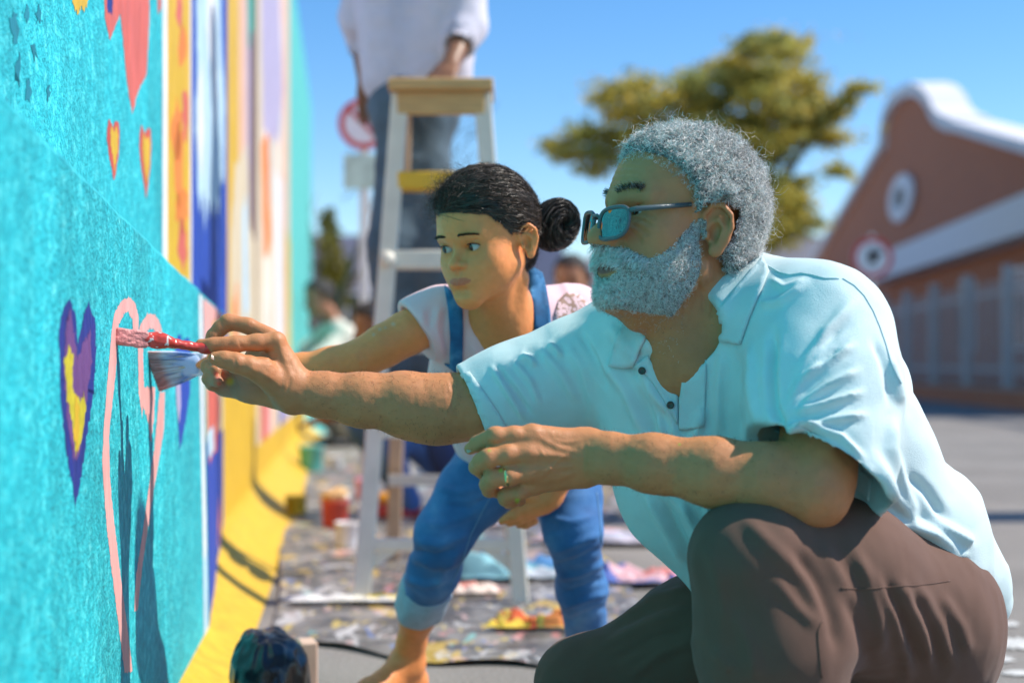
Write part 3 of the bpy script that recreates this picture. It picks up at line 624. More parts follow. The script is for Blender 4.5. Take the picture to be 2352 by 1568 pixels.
def leaves(cl, n, size, cols, seed):
    r = np.random.default_rng(seed); k = r.integers(0, len(cl), n); C = np.array([c[0] for c in cl])[k]; R = np.array([c[1] for c in cl])[k]
    d = r.normal(size=(n, 3)); d /= np.linalg.norm(d, axis=1, keepdims=True); p = C + d * R * (np.abs(r.normal(size=n)) * 0.62)[:, None]
    a = r.normal(size=(n, 3)); a /= np.linalg.norm(a, axis=1, keepdims=True); b = np.cross(a, r.normal(size=(n, 3))); b /= np.linalg.norm(b, axis=1, keepdims=True)
    s = size * (0.6 + 0.8 * r.random(n))[:, None]
    V = np.stack([p - a*s, p + b*s*0.45, p + a*s, p - b*s*0.45], 1).reshape(-1, 3); F = np.arange(4*n).reshape(-1, 4)
    cc = np.array(cols)[(k * 7 + r.integers(0, 2, n)) % len(cols)] * (0.75 + 0.5 * r.random(n))[:, None]
    return V, F, np.repeat(cc, 4, 0)
def tree(name, base, trunk, limbs, clumps, nleaf, lsize, cols, label, seed):
    e = empty(name, base, label, 'tree'); base = np.array(base); mb = MB()
    for pts, r0, r1 in [trunk] + limbs:
        mb.tube([base + np.array(q) for q in pts], list(np.linspace(r0, r1, len(pts))), 8)
    mb.build('trunk', M_bark, e, True)
    V, F, C = leaves([(base + np.array(c), np.array(r)) for c, r in clumps], nleaf, lsize, cols, seed); obj('crown', V, F, M_leaf, e, colr=C, smooth_=False)
    return e
def px_clumps(lst, d, base):
    out = []
    for (u, v, ru, rv) in lst:
        dd = d + random.uniform(-1.2, 1.2); out.append((P(u, v, dd) - np.array(base), (ru/FPX*dd, max(ru, rv)/FPX*dd*1.2, rv/FPX*dd)))
    return out
TD = 24.0; tb = (P(1740, 838, TD)[0], TD, 0)
cl = px_clumps([(1330,320,45,14),(1370,345,40,16),(1420,265,45,18),(1470,250,55,22),(1520,235,60,26),(1570,215,50,24),(1480,300,60,22),(1440,330,70,20),(1560,290,50,24),(1620,240,60,26),(1690,205,40,18),(1740,190,60,16),(1800,170,60,12),
  (1770,110,70,14),(1720,120,40,12),(1650,150,40,16),(1680,300,70,28),(1740,270,60,24),(1810,240,60,18),(1860,220,40,14),(1620,330,70,26),(1720,350,70,30),(1790,330,50,20),(1880,280,50,12),(1920,265,35,10),(1850,300,40,12),
  (1780,420,50,26),(1820,480,40,22),(1790,520,40,26),(1700,430,60,30),(1600,400,70,30),(1840,420,30,16)], TD, tb)
limb = lambda u0, v0, u1, v1: ([tuple(P(u0, v0, TD) - np.array(tb)), tuple(P((u0+u1)/2 + 8, (v0+v1)/2 - 10, TD) - np.array(tb)), tuple(P(u1, v1, TD) - np.array(tb))], 0.13, 0.03)
tree('spreading_tree', tb, ([(0,0,-.05), (0.03,0,1.3), (-0.08,0,2.6), tuple(P(1700, 430, TD) - np.array(tb))], 0.26, 0.15),
     [limb(1735,520,1450,290), limb(1700,430,1560,240), limb(1700,430,1790,180), limb(1735,500,1880,290), limb(1600,330,1360,330), limb(1740,300,1840,140)], cl + [(np.array(c) + np.random.default_rng(i).uniform(-1, 1, size=3)*np.array((0.55,0.8,0.32)), np.array(r_)*1.25) for i, (c, r_) in enumerate(cl + cl + cl)], 36000, 0.075,
     [(0.50,0.42,0.08), (0.58,0.46,0.08), (0.42,0.40,0.09), (0.28,0.30,0.10), (0.62,0.47,0.08)], 'spreading tree with yellow-green foliage beyond the old man', 11)
sb = (P(760, 838, 19)[0], 19.0, 0)
cl = px_clumps([(752,520,20,40),(760,570,26,40),(770,620,26,40),(756,660,26,36),(774,690,26,30),(750,600,22,40),(790,650,18,40),(765,740,30,40)], 19, sb)
tree('garden_tree', sb, ([(0,0,-.05), (0.02,0,0.7), (0,0,1.6)], 0.07, 0.03), [], cl, 3800, 0.06, [(0.17,0.15,0.014), (0.10,0.12,0.02), (0.20,0.17,0.02)], 'small yellow-green tree at the far end of the mural wall', 12)
# bare tree past the wall: thin branches against the sky
bb = (P(740, 838, 15)[0], 15.0, 0); e = empty('bare_tree', bb, 'leafless tree with fine branches beyond the mural wall', 'tree'); r = np.random.default_rng(21); mb = MB()
def branch(p, d, ln, rad, lev):
    q = p + d * ln * 0.5 + r.normal(size=3) * ln * 0.05; t = p + d * ln + r.normal(size=3) * ln * 0.08
    mb.tube([p, q, t], [rad, rad*0.8, rad*0.6], 5, caps=False)
    if lev > 0:
        for i in range(3): branch(q if i == 0 else t, unit(d + r.normal(size=3) * 0.5 + np.array((0,0,0.12))), ln * 0.72, rad * 0.58, lev - 1)
branch(np.array(bb), np.array((0.0, 0, 1.0)), 1.5, 0.06, 4); mb.build('trunk', M_bark, e, True)
# tall pole out of view to the right, whose shadow crosses the asphalt
e = empty('utility_pole', (5.2, 6.6, 0), 'thick wooden utility pole beside the asphalt yard', 'pole')
mb = MB(); mb.tube([(5.2,6.6,-.1), (5.2,6.6,3), (5.2,6.6,6.4)], [0.24,0.22,0.20], 16); mb.build('shaft', M_bark, e, True)
mb = MB(); mb.box((5.2,6.6,6.0), (0.9,0.06,0.07)); mb.build('crossarm', M_bark, e)
# ------------------------------------------------------------------ heads (local axes: x = person's left, y = forward, z = up; origin between the ears)
def head_sdf(S, fr, child=False, ears=(1, -1), eyes=True):
    S.ell((0, -0.004, 0.042), (0.0745, 0.097, 0.088), k=0.02, fr=fr)                 # cranium
    S.ell((0, 0.032, 0.052), (0.064, 0.064, 0.066), k=0.03, fr=fr)                   # forehead
    if child:
        S.ell((0, 0.036, -0.022), (0.061, 0.051, 0.060), k=0.03, fr=fr)
        for s in (1, -1):
            S.ell((s*0.038, 0.055, -0.026), (0.026, 0.027, 0.029), k=0.03, fr=fr)    # cheek
            S.cone((s*0.050, 0.008, -0.040), (s*0.012, 0.074, -0.082), 0.013, 0.012, k=0.030, fr=fr)
        S.ell((0, 0.0800, -0.085), (0.018, 0.013, 0.014), k=0.025, fr=fr)            # chin
        S.ell((0, 0.0700, -0.050), (0.037, 0.026, 0.025), k=0.03, fr=fr)             # muzzle
        S.cone((0, 0.0865, 0.016), (0, 0.101, -0.014), 0.0060, 0.0080, k=0.018, fr=fr)
        S.ell((0, 0.1045, -0.0190), (0.0106, 0.0094, 0.0086), k=0.008, fr=fr)        # nose tip
        for s in (1, -1):
            S.ell((s*0.0138, 0.0945, -0.0215), (0.0078, 0.0090, 0.0070), k=0.005, fr=fr)
            S.ell((s*0.0070, 0.0990, -0.0285), (0.0036, 0.0050, 0.0028), k=0.003, op='s', fr=fr)
            S.ell((s*0.0315, 0.1030, 0.0070), (0.021, 0.0135, 0.0125), k=0.024, op='s', fr=fr)  # socket
            S.cone((s*0.018, 0.0850, 0.0260), (s*0.046, 0.0745, 0.0270), 0.0055, 0.0045, k=0.022, fr=fr)   # brow
        ez, ey, ex, er, slot = 0.0075, 0.0735, 0.0322, 0.0138, 0.0066
        lipz, lipy, lw = -0.0500, 0.0945, 0.0268
    else:
        S.ell((0, 0.042, -0.032), (0.060, 0.056, 0.072), k=0.03, fr=fr)
        for s in (1, -1):
            S.ell((s*0.044, 0.054, -0.012), (0.024, 0.028, 0.022), k=0.035, fr=fr)
            S.ell((s*0.040, 0.045, -0.050), (0.026, 0.030, 0.034), k=0.035, fr=fr)   # cheek
            S.cone((s*0.056, 0.000, -0.052), (s*0.020, 0.074, -0.098), 0.018, 0.016, k=0.03, fr=fr)   # jaw
        S.ell((0, 0.086, -0.100), (0.024, 0.016, 0.016), k=0.022, fr=fr)
        S.ell((0, 0.072, -0.060), (0.038, 0.031, 0.030), k=0.03, fr=fr)
        S.cone((0, 0.094, 0.026), (0, 0.119, -0.018), 0.0088, 0.0108, k=0.014, fr=fr)
        S.ell((0, 0.1200, -0.0250), (0.0140, 0.0130, 0.0115), k=0.014, fr=fr)
        for s in (1, -1):
            S.ell((s*0.0160, 0.1065, -0.0270), (0.0100, 0.0135, 0.0098), k=0.008, fr=fr)
            S.ell((s*0.0085, 0.110, -0.0375), (0.0050, 0.0075, 0.0045), k=0.003, op='s', fr=fr)
            S.ell((s*0.0335, 0.102, 0.014), (0.022, 0.0135, 0.0115), k=0.016, op='s', fr=fr)
            S.cone((s*0.013, 0.0945, 0.034), (s*0.048, 0.0765, 0.0345), 0.008, 0.0065, k=0.022, fr=fr)
            S.cone((s*0.030, 0.092, -0.020), (s*0.034, 0.082, -0.052), 0.006, 0.006, k=0.02, fr=fr)      # fold beside the nose
        ez, ey, ex, er, slot = 0.0135, 0.0770, 0.0335, 0.0124, 0.0034
        lipz, lipy, lw = -0.0615, 0.1010, 0.026
    if eyes:
        for s in (1, -1):
            S.ell((s*ex, ey, ez), (er*1.16, er*1.12, er*1.10), k=0.005, fr=fr)            # lids
            S.ell((s*ex, ey+er*1.3, ez-0.0006), (0.0180 if child else 0.0150, er*1.2, slot), roty(-s*0.10), k=0.0025, op='s', fr=fr)
            S.cone((s*(ex-0.012), ey+er*1.08, ez+slot+0.0052), (s*(ex+0.013), ey+er*0.72, ez+slot+0.0050), 0.0012, 0.0012, k=0.003, op='s', fr=fr)  # lid crease
    # lips
    for s in (1, -1):
        S.tube([((s*0.0038, lipy-0.0010, lipz+0.0046), 0.0036), ((s*lw*0.5, lipy-0.0034, lipz+0.0032), 0.0031), ((s*lw*0.95, lipy-0.0115, lipz+0.0002), 0.0016)], k=0.006, fr=fr)
        S.tube([((0, lipy-0.0016, lipz-0.0052), 0.0044), ((s*lw*0.5, lipy-0.0040, lipz-0.0042), 0.0038), ((s*lw*0.92, lipy-0.0115, lipz-0.0010), 0.0016)], k=0.007, fr=fr)
    S.tube([((-lw*1.06, lipy-0.0098, lipz-0.0014), 0.0014), ((-lw*0.5, lipy-0.0004, lipz-0.0004), 0.0016), ((0, lipy+0.0026, lipz-0.0010), 0.0016), ((lw*0.5, lipy-0.0004, lipz-0.0004), 0.0016), ((lw*1.06, lipy-0.0098, lipz-0.0014), 0.0014)], k=0.003, op='s', fr=fr)
    S.cone((0, lipy+0.0056, lipz+0.0125), (0, lipy+0.0042, lipz+0.020), 0.0025, 0.002, k=0.008, op='s', fr=fr)
    S.ell((0, lipy+0.005, lipz-0.0180), (0.018, 0.008, 0.005), k=0.014, op='s', fr=fr)
    # ears
    for s in ears:
        e = Frame(fr((s*0.0735, -0.010, 0.000)), fr.R @ rotz(s*0.38) @ rotx(-0.16), fr.k * (0.98 if child else 1.10))
        S.ell((s*0.0050, -0.003, 0.004), (0.0055, 0.0170, 0.0275), rotz(s*0.25), k=0.007, fr=e)
        rim = [(0.004, 0.012, 0.006), (0.008, 0.013, 0.020), (0.012, 0.004, 0.030), (0.015, -0.009, 0.029), (0.016, -0.018, 0.017), (0.014, -0.018, 0.002), (0.011, -0.011, -0.013), (0.008, -0.003, -0.024)]
        S.tube([((s*a, b, c), 0.0036) for a, b, c in rim], k=0.004, fr=e)
        S.ell((s*0.008, 0.002, -0.024), (0.0042, 0.008, 0.008), k=0.006, fr=e)           # lobe
        S.ell((s*0.0130, 0.000, -0.002), (0.0095, 0.0100, 0.0135), k=0.002, op='s', fr=e)  # concha
        S.tube([((s*0.0120, 0.006, 0.016), 0.0030), ((s*0.0130, -0.007, 0.0220), 0.0032), ((s*0.0140, -0.0125, 0.012), 0.0030)], k=0.004, op='s', fr=e)
        S.tube([((s*0.0100, -0.004, 0.013), 0.0026), ((s*0.0118, -0.0095, 0.002), 0.003), ((s*0.0105, -0.0035, -0.0135), 0.003)], k=0.004, fr=e)   # antihelix
        S.ell((s*0.008, 0.0115, -0.005), (0.0035, 0.004, 0.006), k=0.004, fr=e)          # tragus
    return dict(ez=ez, ey=ey, ex=ex, er=er, slot=slot, lipz=lipz, lipy=lipy, lw=lw)
def eyeball(fr, s, E, look, iris=(0.035, 0.016, 0.008)):
    c = np.array((s*E['ex'], E['ey'], E['ez'])); r = E['er'] ; d = unit(look); B = basis(d)
    V, F, C = [], [], []; n, m = 32, 20
    for i in range(m + 1):
        th = math.pi * i / m * (1 if i < m else 1)
        th = math.pi * (i / m) ** 1.5
        rr = r * (1 + 0.045 * math.exp(-(th / 0.42) ** 4))
        for j in range(n):
            a = 2 * math.pi * j / n
            V.append(fr(c + rr * (math.cos(th) * B[:,1] + math.sin(th) * (math.cos(a) * B[:,0] + math.sin(a) * B[:,2]))))
            C.append((0.004,0.004,0.004) if th < 0.24 else ((0.012,0.007,0.005) if 0.46 < th < 0.53 else (iris if th < 0.5 else (0.46,0.41,0.38))))
    for i in range(m):
        for j in range(n):
            k = (j + 1) % n; F.append((i*n+j, i*n+k, (i+1)*n+k, (i+1)*n+j))
    return np.array(V), np.array(F)[:, ::-1], np.array(C)
def gauss(d, w): return np.exp(-(d / w) ** 2)
def head_colour(q, E, tone, lip, child):
    """skin colour by position in head axes: lips, darker lids, redder cheeks and ears"""
    c = np.tile(np.array(tone), (len(q), 1)); x, y, z = np.abs(q[:,0]), q[:,1], q[:,2]
    front = y > 0.055
    w = np.sqrt(np.clip(1 - (x / E['lw']) ** 2, 0, 1)); dz = z - E['lipz']
    m = front * np.clip((np.where(dz > 0, 0.0074 * w - 0.002 * gauss(x, 0.003), 0.0088 * w) - np.abs(dz)) / 0.0016, 0, 1) * (x < E['lw'])
    m = m[:, None]
    c = c * (1 - m) + np.array(lip) * m
    e = gauss(np.hypot((x - E['ex']) / 1.5, z - E['ez']), 0.013) * (y > 0.06)
    c *= (1 - 0.28 * e)[:, None]
    ck = gauss(np.sqrt((x - 0.045) ** 2 + (z + 0.02) ** 2), 0.025) * (y > 0.02)
    c *= 1 + ck[:, None] * np.array([0.06, -0.04, -0.06])
    return c
# ------------------------------------------------------------------ people: shared tools
from mathutils.bvhtree import BVHTree
from mathutils.geometry import delaunay_2d_cdt
def seg_dist(u, v, pts):
    best = np.full(len(u), 1e9); tt = np.zeros(len(u)); n = len(pts) - 1
    for i in range(n):
        ax, ay = pts[i][0], pts[i][1]; bx, by = pts[i+1][0], pts[i+1][1]; dx, dy = bx - ax, by - ay
        t = np.clip(((u - ax) * dx + (v - ay) * dy) / (dx*dx + dy*dy + 1e-9), 0, 1); d = np.hypot(u - ax - t*dx, v - ay - t*dy)
        m = d < best; best[m] = d[m]; tt[m] = (i + t[m]) / n
    return best, tt
def folds(V, N, lines):                     # cloth folds: ridges and valleys along drawn lines, on the surface they were drawn on
    u, v = proj(V); D = np.zeros(len(V))
    view = V - np.array((0, 0, CAMZ)); view /= np.linalg.norm(view, axis=1, keepdims=True)
    face = np.clip(-(N * view).sum(1) * 3 + 0.5, 0, 1)
    for pts, amp, w in lines:
        pu = [p[0] for p in pts]; pv = [p[1] for p in pts]
        m = (u > min(pu) - 3*w) & (u < max(pu) + 3*w) & (v > min(pv) - 3*w) & (v < max(pv) + 3*w) & (face > 0)
        i = np.where(m)[0]
        if not len(i): continue
        d, t = seg_dist(u[i], v[i], pts); D[i] += amp * (gauss(d, w) - 0.35 * gauss(d, w * 2.2)) * np.clip(np.minimum(t, 1 - t) * 5 + 0.15, 0, 1) * face[i]
    return V + N * D[:, None]
def bvh_of(V, F): return BVHTree.FromPolygons([Vector(v) for v in V], [tuple(int(i) for i in f) for f in F])
EYE = Vector((0, 0, CAMZ))
def cast(bvh, u, v, lift=0.0, fallback=None):
    d = Vector(P(u, v, 1.0)) - EYE; hit = bvh.ray_cast(EYE, d)
    if hit[0] is None: return None
    n = hit[1] if hit[1].dot(d) < 0 else -hit[1]
    return np.array(hit[0]) + np.array(n) * lift
def drape(name, uv, bvh, thick, m, parent, step=14, lift=0.002, wob=0.0, smooth_it=2, edge_up=0.0, colr=None):
    """a piece of cloth cut to an outline and laid on a surface, with real thickness"""
    pts = []
    for (a, b) in zip(uv, uv[1:] + uv[:1]):
        n = max(1, int(math.hypot(b[0]-a[0], b[1]-a[1]) / step))
        pts += [(a[0] + (b[0]-a[0])*i/n, a[1] + (b[1]-a[1])*i/n) for i in range(n)]
    nb = len(pts); U0, U1 = min(p[0] for p in pts), max(p[0] for p in pts); V0, V1 = min(p[1] for p in pts), max(p[1] for p in pts)
    for i in np.arange(U0 + step/2, U1, step):
        for j in np.arange(V0 + step/2, V1, step):
            d, _ = seg_dist(np.array([i]), np.array([j]), pts[:nb] + pts[:1])
            if d[0] > step * 0.45: pts.append((i, j))
    r = delaunay_2d_cdt([Vector(p) for p in pts], [], [list(range(nb))], 1, 1e-4)
    vs, fs = [tuple(p) for p in r[0]], r[2]
    pos = []; 
    for (a, b) in vs:
        q = cast(bvh, a, b, lift)
        pos.append(q if q is not None else np.full(3, np.nan))
    pos = np.array(pos); bad = np.isnan(pos[:, 0])
    if bad.any():
        dm = np.nanmedian(pos[:, 1])
        for i in np.where(bad)[0]:
            k = np.nanargmin(np.where(bad, np.nan, np.hypot(np.array([q[0] for q in vs]) - vs[i][0], np.array([q[1] for q in vs]) - vs[i][1]))); pos[i] = P(vs[i][0], vs[i][1], pos[k][1])
    F3 = np.array([f for f in fs if len(f) == 3])
    if smooth_it:                           # smooth depth only, so the outline stays where it was cut
        dep = pos[:, 1].copy(); S3 = np.stack([dep, dep*0, dep*0], 1); S3 = smooth(S3, F3, smooth_it, 0.5)
        dep2 = np.minimum(S3[:, 0], dep); pos = np.array([P(a, b, y) for (a, b), y in zip(vs, dep2)])
    used = np.unique(F3); mp_ = -np.ones(len(pos), int); mp_[used] = np.arange(len(used)); pos = pos[used]; F3 = mp_[F3]
    N = vnormals(pos, F3)
    if (N[:, 1]).mean() > 0: F3 = F3[:, ::-1]; N = -N
    if wob: pos = pos + N * (wob * noise3(pos, 40, 5))[:, None]
    top = pos + N * thick; n = len(pos)
    cnt = {}
    for f in F3:
        for a, b in ((f[0], f[1]), (f[1], f[2]), (f[2], f[0])): cnt[(a, b)] = 1
    Fs = [tuple(f + 0) for f in F3] + [tuple((f + n)[::-1]) for f in F3]
    for (a, b) in cnt:
        if (b, a) not in cnt: Fs.append((b, a, a + n, b + n))
    return obj(name, np.concatenate([top, pos]), Fs, m, parent)
def skin_mat(name, rough=0.54): 
    return mat(name, rough=rough, attr='Col', var=0.05, vscale=90, bump=0.45, bscale=420, bdist=0.0010, sss=0.2, sss_scale=0.005, rvar=0.08, spec=0.38)
def sd(u, v, d, r): return (P(u, v, d), r)
def px_cone(S, a, b, k=0.01, op='u'): S.cone(P(*a[:3]), P(*b[:3]), a[3], b[3], k, op)
def px_chain(S, pts, k=0.01, op='u'):
    for a, b in zip(pts[:-1], pts[1:]): px_cone(S, a, b, k, op)
def nail(S_pts, tip, nxt, up, m, parent, w=0.0062, l=0.0085):
    """finger nail: a small curved plate on the finger tip"""
    t = unit(np.array(tip) - np.array(nxt)); up = unit(np.array(up) - t * (np.array(up) @ t)); s = np.cross(t, up); V, F = [], []
    for i in range(5):
        for j in range(5):
            a = (i/4 - 0.5) * 2; b = (j/4 - 0.5) * 2
            V.append(np.array(tip) + t * (a * l * 0.6) + s * (b * w * (1 - 0.15*a*a)) + up * (-(b*b) * w * 0.45 - max(0, -a) * 0.0006))
    for i in range(4):
        for j in range(4): F.append((i*5+j, i*5+j+1, (i+1)*5+j+1, (i+1)*5+j))
    return V, F
# ------------------------------------------------------------------ the old man crouching at the wall
man = empty('person', (P(1800, 838, 2.0)[0], 2.0, 0.0), 'grey-bearded man in sunglasses and aqua polo shirt crouching to paint the wall', 'person')
th = math.radians(25); Fm = unit((-math.cos(th), -math.sin(th), 0.13)); Um = unit(np.array((0, 0, 1.0)) - Fm * Fm[2]); Lm = np.cross(Um, Fm)
HM = Frame(P(1557, 540, 2.0), np.stack([Lm, Fm, Um], 1), 1.04)
S = SDF(); EM = head_sdf(S, HM, False, ears=(1, -1))
nb_ = P(1650, 730, 2.04)
S.cone(HM((0, -0.022, -0.035)), nb_, 0.052, 0.060, 0.03)
S.cone(HM((0, 0.025, -0.085)), P(1590, 830, 2.00), 0.036, 0.045, 0.04)
S.ell(HM((0.0, 0.050, -0.120)), (0.010, 0.012, 0.014), k=0.03)                              # throat
S.cone(nb_, P(1740, 960, 2.07), 0.07, 0.09, 0.05); S.cone(P(1575, 860, 2.03), P(1650, 960, 2.05), 0.055, 0.07, 0.05)
RS, LS = P(1420, 815, 2.17), P(1885, 760, 1.92)
S.cone(nb_, RS, 0.05, 0.05, 0.05); S.cone(nb_, LS, 0.05, 0.055, 0.05)
# right arm, reaching to the wall
px_chain(S, [(1420,815,2.17,.052), (1230,880,2.16,.050), (1085,932,2.145,.0475), (1010,936,2.14,.0475), (930,926,2.135,.0445), (830,918,2.13,.0380), (740,906,2.125,.0310), (676,898,2.12,.0285)], k=0.02)
S.ell(P(985, 958, 2.14), (0.055, 0.036, 0.032), roty(0.05), k=0.03)
# right hand
def hand(S, palm, fingers, k=0.012, kf=0.006):
    for a, b in palm: px_cone(S, a, b, k)
    for f in fingers:
        px_chain(S, f, k=kf)
W_R = (676, 898, 2.12, .0270)
hand(S, [((676,892,2.12,.0265),(634,790,2.112,.0165)), ((672,880,2.115,.024),(618,784,2.135,.0155)), ((668,905,2.115,.0250),(600,852,2.085,.0195)), ((672,915,2.13,.0230),(575,893,2.15,.0200)), ((575,893,2.15,.0200),(515,890,2.165,.0135)), ((600,850,2.12,.020),(530,860,2.16,.014)), ((640,850,2.13,.024),(590,820,2.15,.018))],
     [[(634,782,2.108,.0138),(590,786,2.098,.0122),(541,790,2.088,.0118),(515,791,2.085,.0104),(490,792,2.083,.0102),(460,790,2.083,.0078)],
      [(622,774,2.135,.0132),(570,748,2.135,.0116),(524,739,2.135,.0118),(505,755,2.132,.0104),(490,772,2.130,.0100),(480,797,2.125,.0084)],
      [(600,850,2.085,.0195),(572,842,2.072,.0155),(541,833,2.065,.0142),(516,826,2.063,.0122),(493,823,2.062,.0100)],
      [(520,878,2.17,.0125),(484,850,2.160,.0112),(478,842,2.145,.0104),(496,852,2.120,.0092)],
      [(520,893,2.165,.0115),(487,880,2.150,.0102),(480,870,2.135,.0094),(500,876,2.112,.0084)]])
# left arm, elbow on the knee
px_chain(S, [(1885,760,1.92,.056), (1890,930,1.86,.053), (1872,1090,1.80,.048), (1850,1126,1.785,.046), (1760,1105,1.79,.0455), (1640,1084,1.80,.0415), (1500,1064,1.82,.0350), (1400,1052,1.842,.0300), (1352,1046,1.852,.0285)], k=0.02)
S.ell(P(1893, 1150, 1.785), (0.022, 0.026, 0.024), k=0.025)
S.ell(P(1345, 1048, 1.853), (0.030, 0.018, 0.034), k=0.015)
hand(S, [((1345,1020,1.853,.0200),(1222,1000,1.833,.0148)), ((1345,1045,1.850,.0200),(1210,1040,1.825,.0150)), ((1342,1070,1.853,.0200),(1212,1082,1.828,.0148)), ((1338,1085,1.860,.0195),(1226,1112,1.845,.0135)), ((1300,1040,1.870,.020),(1240,1060,1.850,.018))],
     [[(1222,1000,1.833,.0138),(1180,1000,1.826,.0120),(1138,1001,1.822,.0116),(1116,1010,1.830,.0100),(1098,1018,1.838,.0098),(1080,1030,1.850,.0078)],
      [(1210,1040,1.825,.0140),(1165,1043,1.816,.0122),(1122,1050,1.812,.0118),(1104,1060,1.822,.0102),(1096,1072,1.835,.0098),(1110,1090,1.860,.0080)],
      [(1212,1082,1.828,.0136),(1170,1092,1.818,.0118),(1132,1098,1.818,.0112),(1120,1112,1.832,.0098),(1124,1124,1.850,.0092),(1150,1130,1.872,.0078)],
      [(1226,1112,1.845,.0122),(1195,1128,1.838,.0104),(1166,1134,1.842,.0098),(1162,1146,1.858,.0086),(1174,1152,1.872,.0080),(1196,1150,1.890,.0068)],
      [(1318,1030,1.885,.0190),(1250,1020,1.915,.0150),(1180,1030,1.925,.0125),(1130,1040,1.915,.0095)]])
Vm, Fmesh = S.mesh(0.0024)
N0 = vnormals(Vm, Fmesh)
# knuckles, tendons, veins and creases
skin_folds = [([(1330,1040),(1290,1030),(1235,1004)], .0016, 7), ([(1330,1052),(1280,1046),(1222,1042)], .0018, 7), ([(1326,1068),(1280,1074),(1224,1082)], .0016, 7), ([(1324,1084),(1284,1098),(1236,1112)], .0014, 7),
  ([(1322,1030),(1288,1052),(1262,1076),(1240,1098)], .0013, 4), ([(1300,1092),(1270,1084),(1256,1062)], .0013, 4), ([(1336,1010),(1300,1016),(1270,1010)], .0010, 4), ([(1262,1058),(1248,1046),(1240,1028)], .0011, 4),
  ([(1343,1010),(1345,1050),(1338,1095)], -.0012, 4), ([(1338,1015),(1339,1050),(1332,1090)], -.0008, 3),
  ([(640,782),(655,830),(668,870)], .0018, 8), ([(628,800),(610,815),(585,822)], -.0022, 6), ([(640,812),(620,830),(590,828)], -.0016, 4), ([(560,800),(552,792),(548,782)], -.0010, 3), ([(545,846),(541,833),(539,822)], -.0010, 3),
  ([(566,846),(600,856),(640,880)], .0014, 8), ([(655,905),(662,890),(668,860)], -.0012, 4), ([(515,845),(530,870),(525,900)], -.0016, 3), ([(530,850),(548,880),(545,910)], -.0012, 3), ([(1034,870),(1040,900),(1036,940)], -.0022, 6), ([(1022,872),(1030,905),(1028,930)], -.0010, 4)]
wr = [([(1390 + 20*i, 447 - 3*abs(i) + 2*j), (1400 + 20*i, 446)], 0, 3) for i in range(1) for j in range(1)]
for j, vv in enumerate((372, 386, 400, 414, 428)): wr.append(([(1398 - 3*j, vv + 4), (1420, vv), (1446, vv - 2), (1475, vv + 3)], -.0017, 4.6))
for a in ([(1448,500),(1475,506),(1505,520)], [(1446,512),(1470,524),(1496,542)], [(1450,492),(1480,492),(1510,500)], [(1446,524),(1462,540),(1478,562)], [(1405,560),(1430,556),(1448,584)], [(1378,452),(1384,462),(1382,476)], [(1560,640),(1575,690),(1570,740)], [(1600,640),(1615,680),(1618,720)], [(1640,660),(1640,700),(1630,730)]): wr.append((a, -.0022, 4.6))
Vm = folds(Vm, N0, skin_folds + wr)
Vm = Vm + N0 * (0.0004 * noise3(Vm, 160, 3) + 0.0006 * noise3(Vm, 60, 4))[:, None]
qm = HM.inv(Vm); tone = np.array((0.520, 0.200, 0.080)); Cm = np.tile(tone, (len(Vm), 1))
hd = (np.linalg.norm(qm - np.array((0, 0.02, 0.01)), axis=1) < 0.16) & (qm[:, 2] > -0.13)
Cm[hd] = head_colour(qm[hd], EM, tone, (0.20, 0.075, 0.06), False)
Cm *= (1 + 0.09 * noise3(Vm, 22, 8) + 0.05 * noise3(Vm, 90, 9))[:, None]
u_, v_ = proj(Vm)
palm = gauss(np.hypot((u_ - 535) / 1.5, v_ - 885), 38) * (Vm[:, 1] > 2.09) * (Vm[:, 1] < 2.2); Cm = Cm * (1 - palm[:, None]) + palm[:, None] * np.array((0.36, 0.20, 0.13))
for (a, b, w, c) in ((496,858,6,(0.62,0.10,0.06)), (503,880,6,(0.62,0.12,0.07)), (500,868,5,(0.66,0.2,0.16)), (528,876,10,(0.60,0.36,0.05)), (1124,1034,3.5,(0.30,0.34,0.05)), (1188,1150,6,(0.36,0.46,0.03)), (1150,1080,5,(0.4,0.42,0.05)), (1560,1020,3,(0.3,0.4,0.05))):
    g = np.clip(gauss(np.hypot(u_ - a, v_ - b), w) * 1.6 - 0.3, 0, 1)[:, None] * (Vm[:, 1] < 2.2)[:, None]; Cm = Cm * (1 - g) + g * np.array(c)
M_skin = skin_mat('dark_brown_skin')
body_m = obj('body', Vm, Fmesh, M_skin, man, colr=Cm); bvh_body = bvh_of(Vm, Fmesh)
M_eye = mat('eye', rough=0.08, attr='Col', spec=0.6)
for s in (1, -1):
    v, f, c = eyeball(HM, s, EM, unit((0.05, 1, -0.05))); obj('eye', v, f, M_eye, body_m, colr=c)
# ---- polo shirt
S = SDF()
px_chain(S, [(1490,860,2.12,.100), (1600,1110,2.08,.105), (1800,1310,2.10,.130)], k=0.06)
px_chain(S, [(1850,800,1.99,.100), (1940,1040,1.99,.095), (2080,1290,2.02,.112)], k=0.10)
S.cone(P(1660, 800, 2.07), P(1900, 1250, 2.08), 0.13, 0.145, 0.08)
S.cone(nb_, RS, 0.062, 0.068, 0.06); S.cone(P(1700, 705, 2.03), LS, 0.066, 0.080, 0.05); S.cone(P(1765, 745, 2.10), P(1930, 900, 2.12), 0.082, 0.105, 0.06)
px_chain(S, [(1420,815,2.17,.083), (1290,868,2.165,.074), (1180,898,2.155,.066), (1124,914,2.15,.0625)], k=0.04)
px_chain(S, [(1124,914,2.15,.0650), (1060,934,2.145,.0620)], k=0.004)
px_chain(S, [(1885,772,1.92,.090), (1890,900,1.875,.094), (1888,1010,1.835,.094)], k=0.05)
px_chain(S, [(1888,1010,1.835,.0965), (1885,1110,1.81,.0935)], k=0.004)
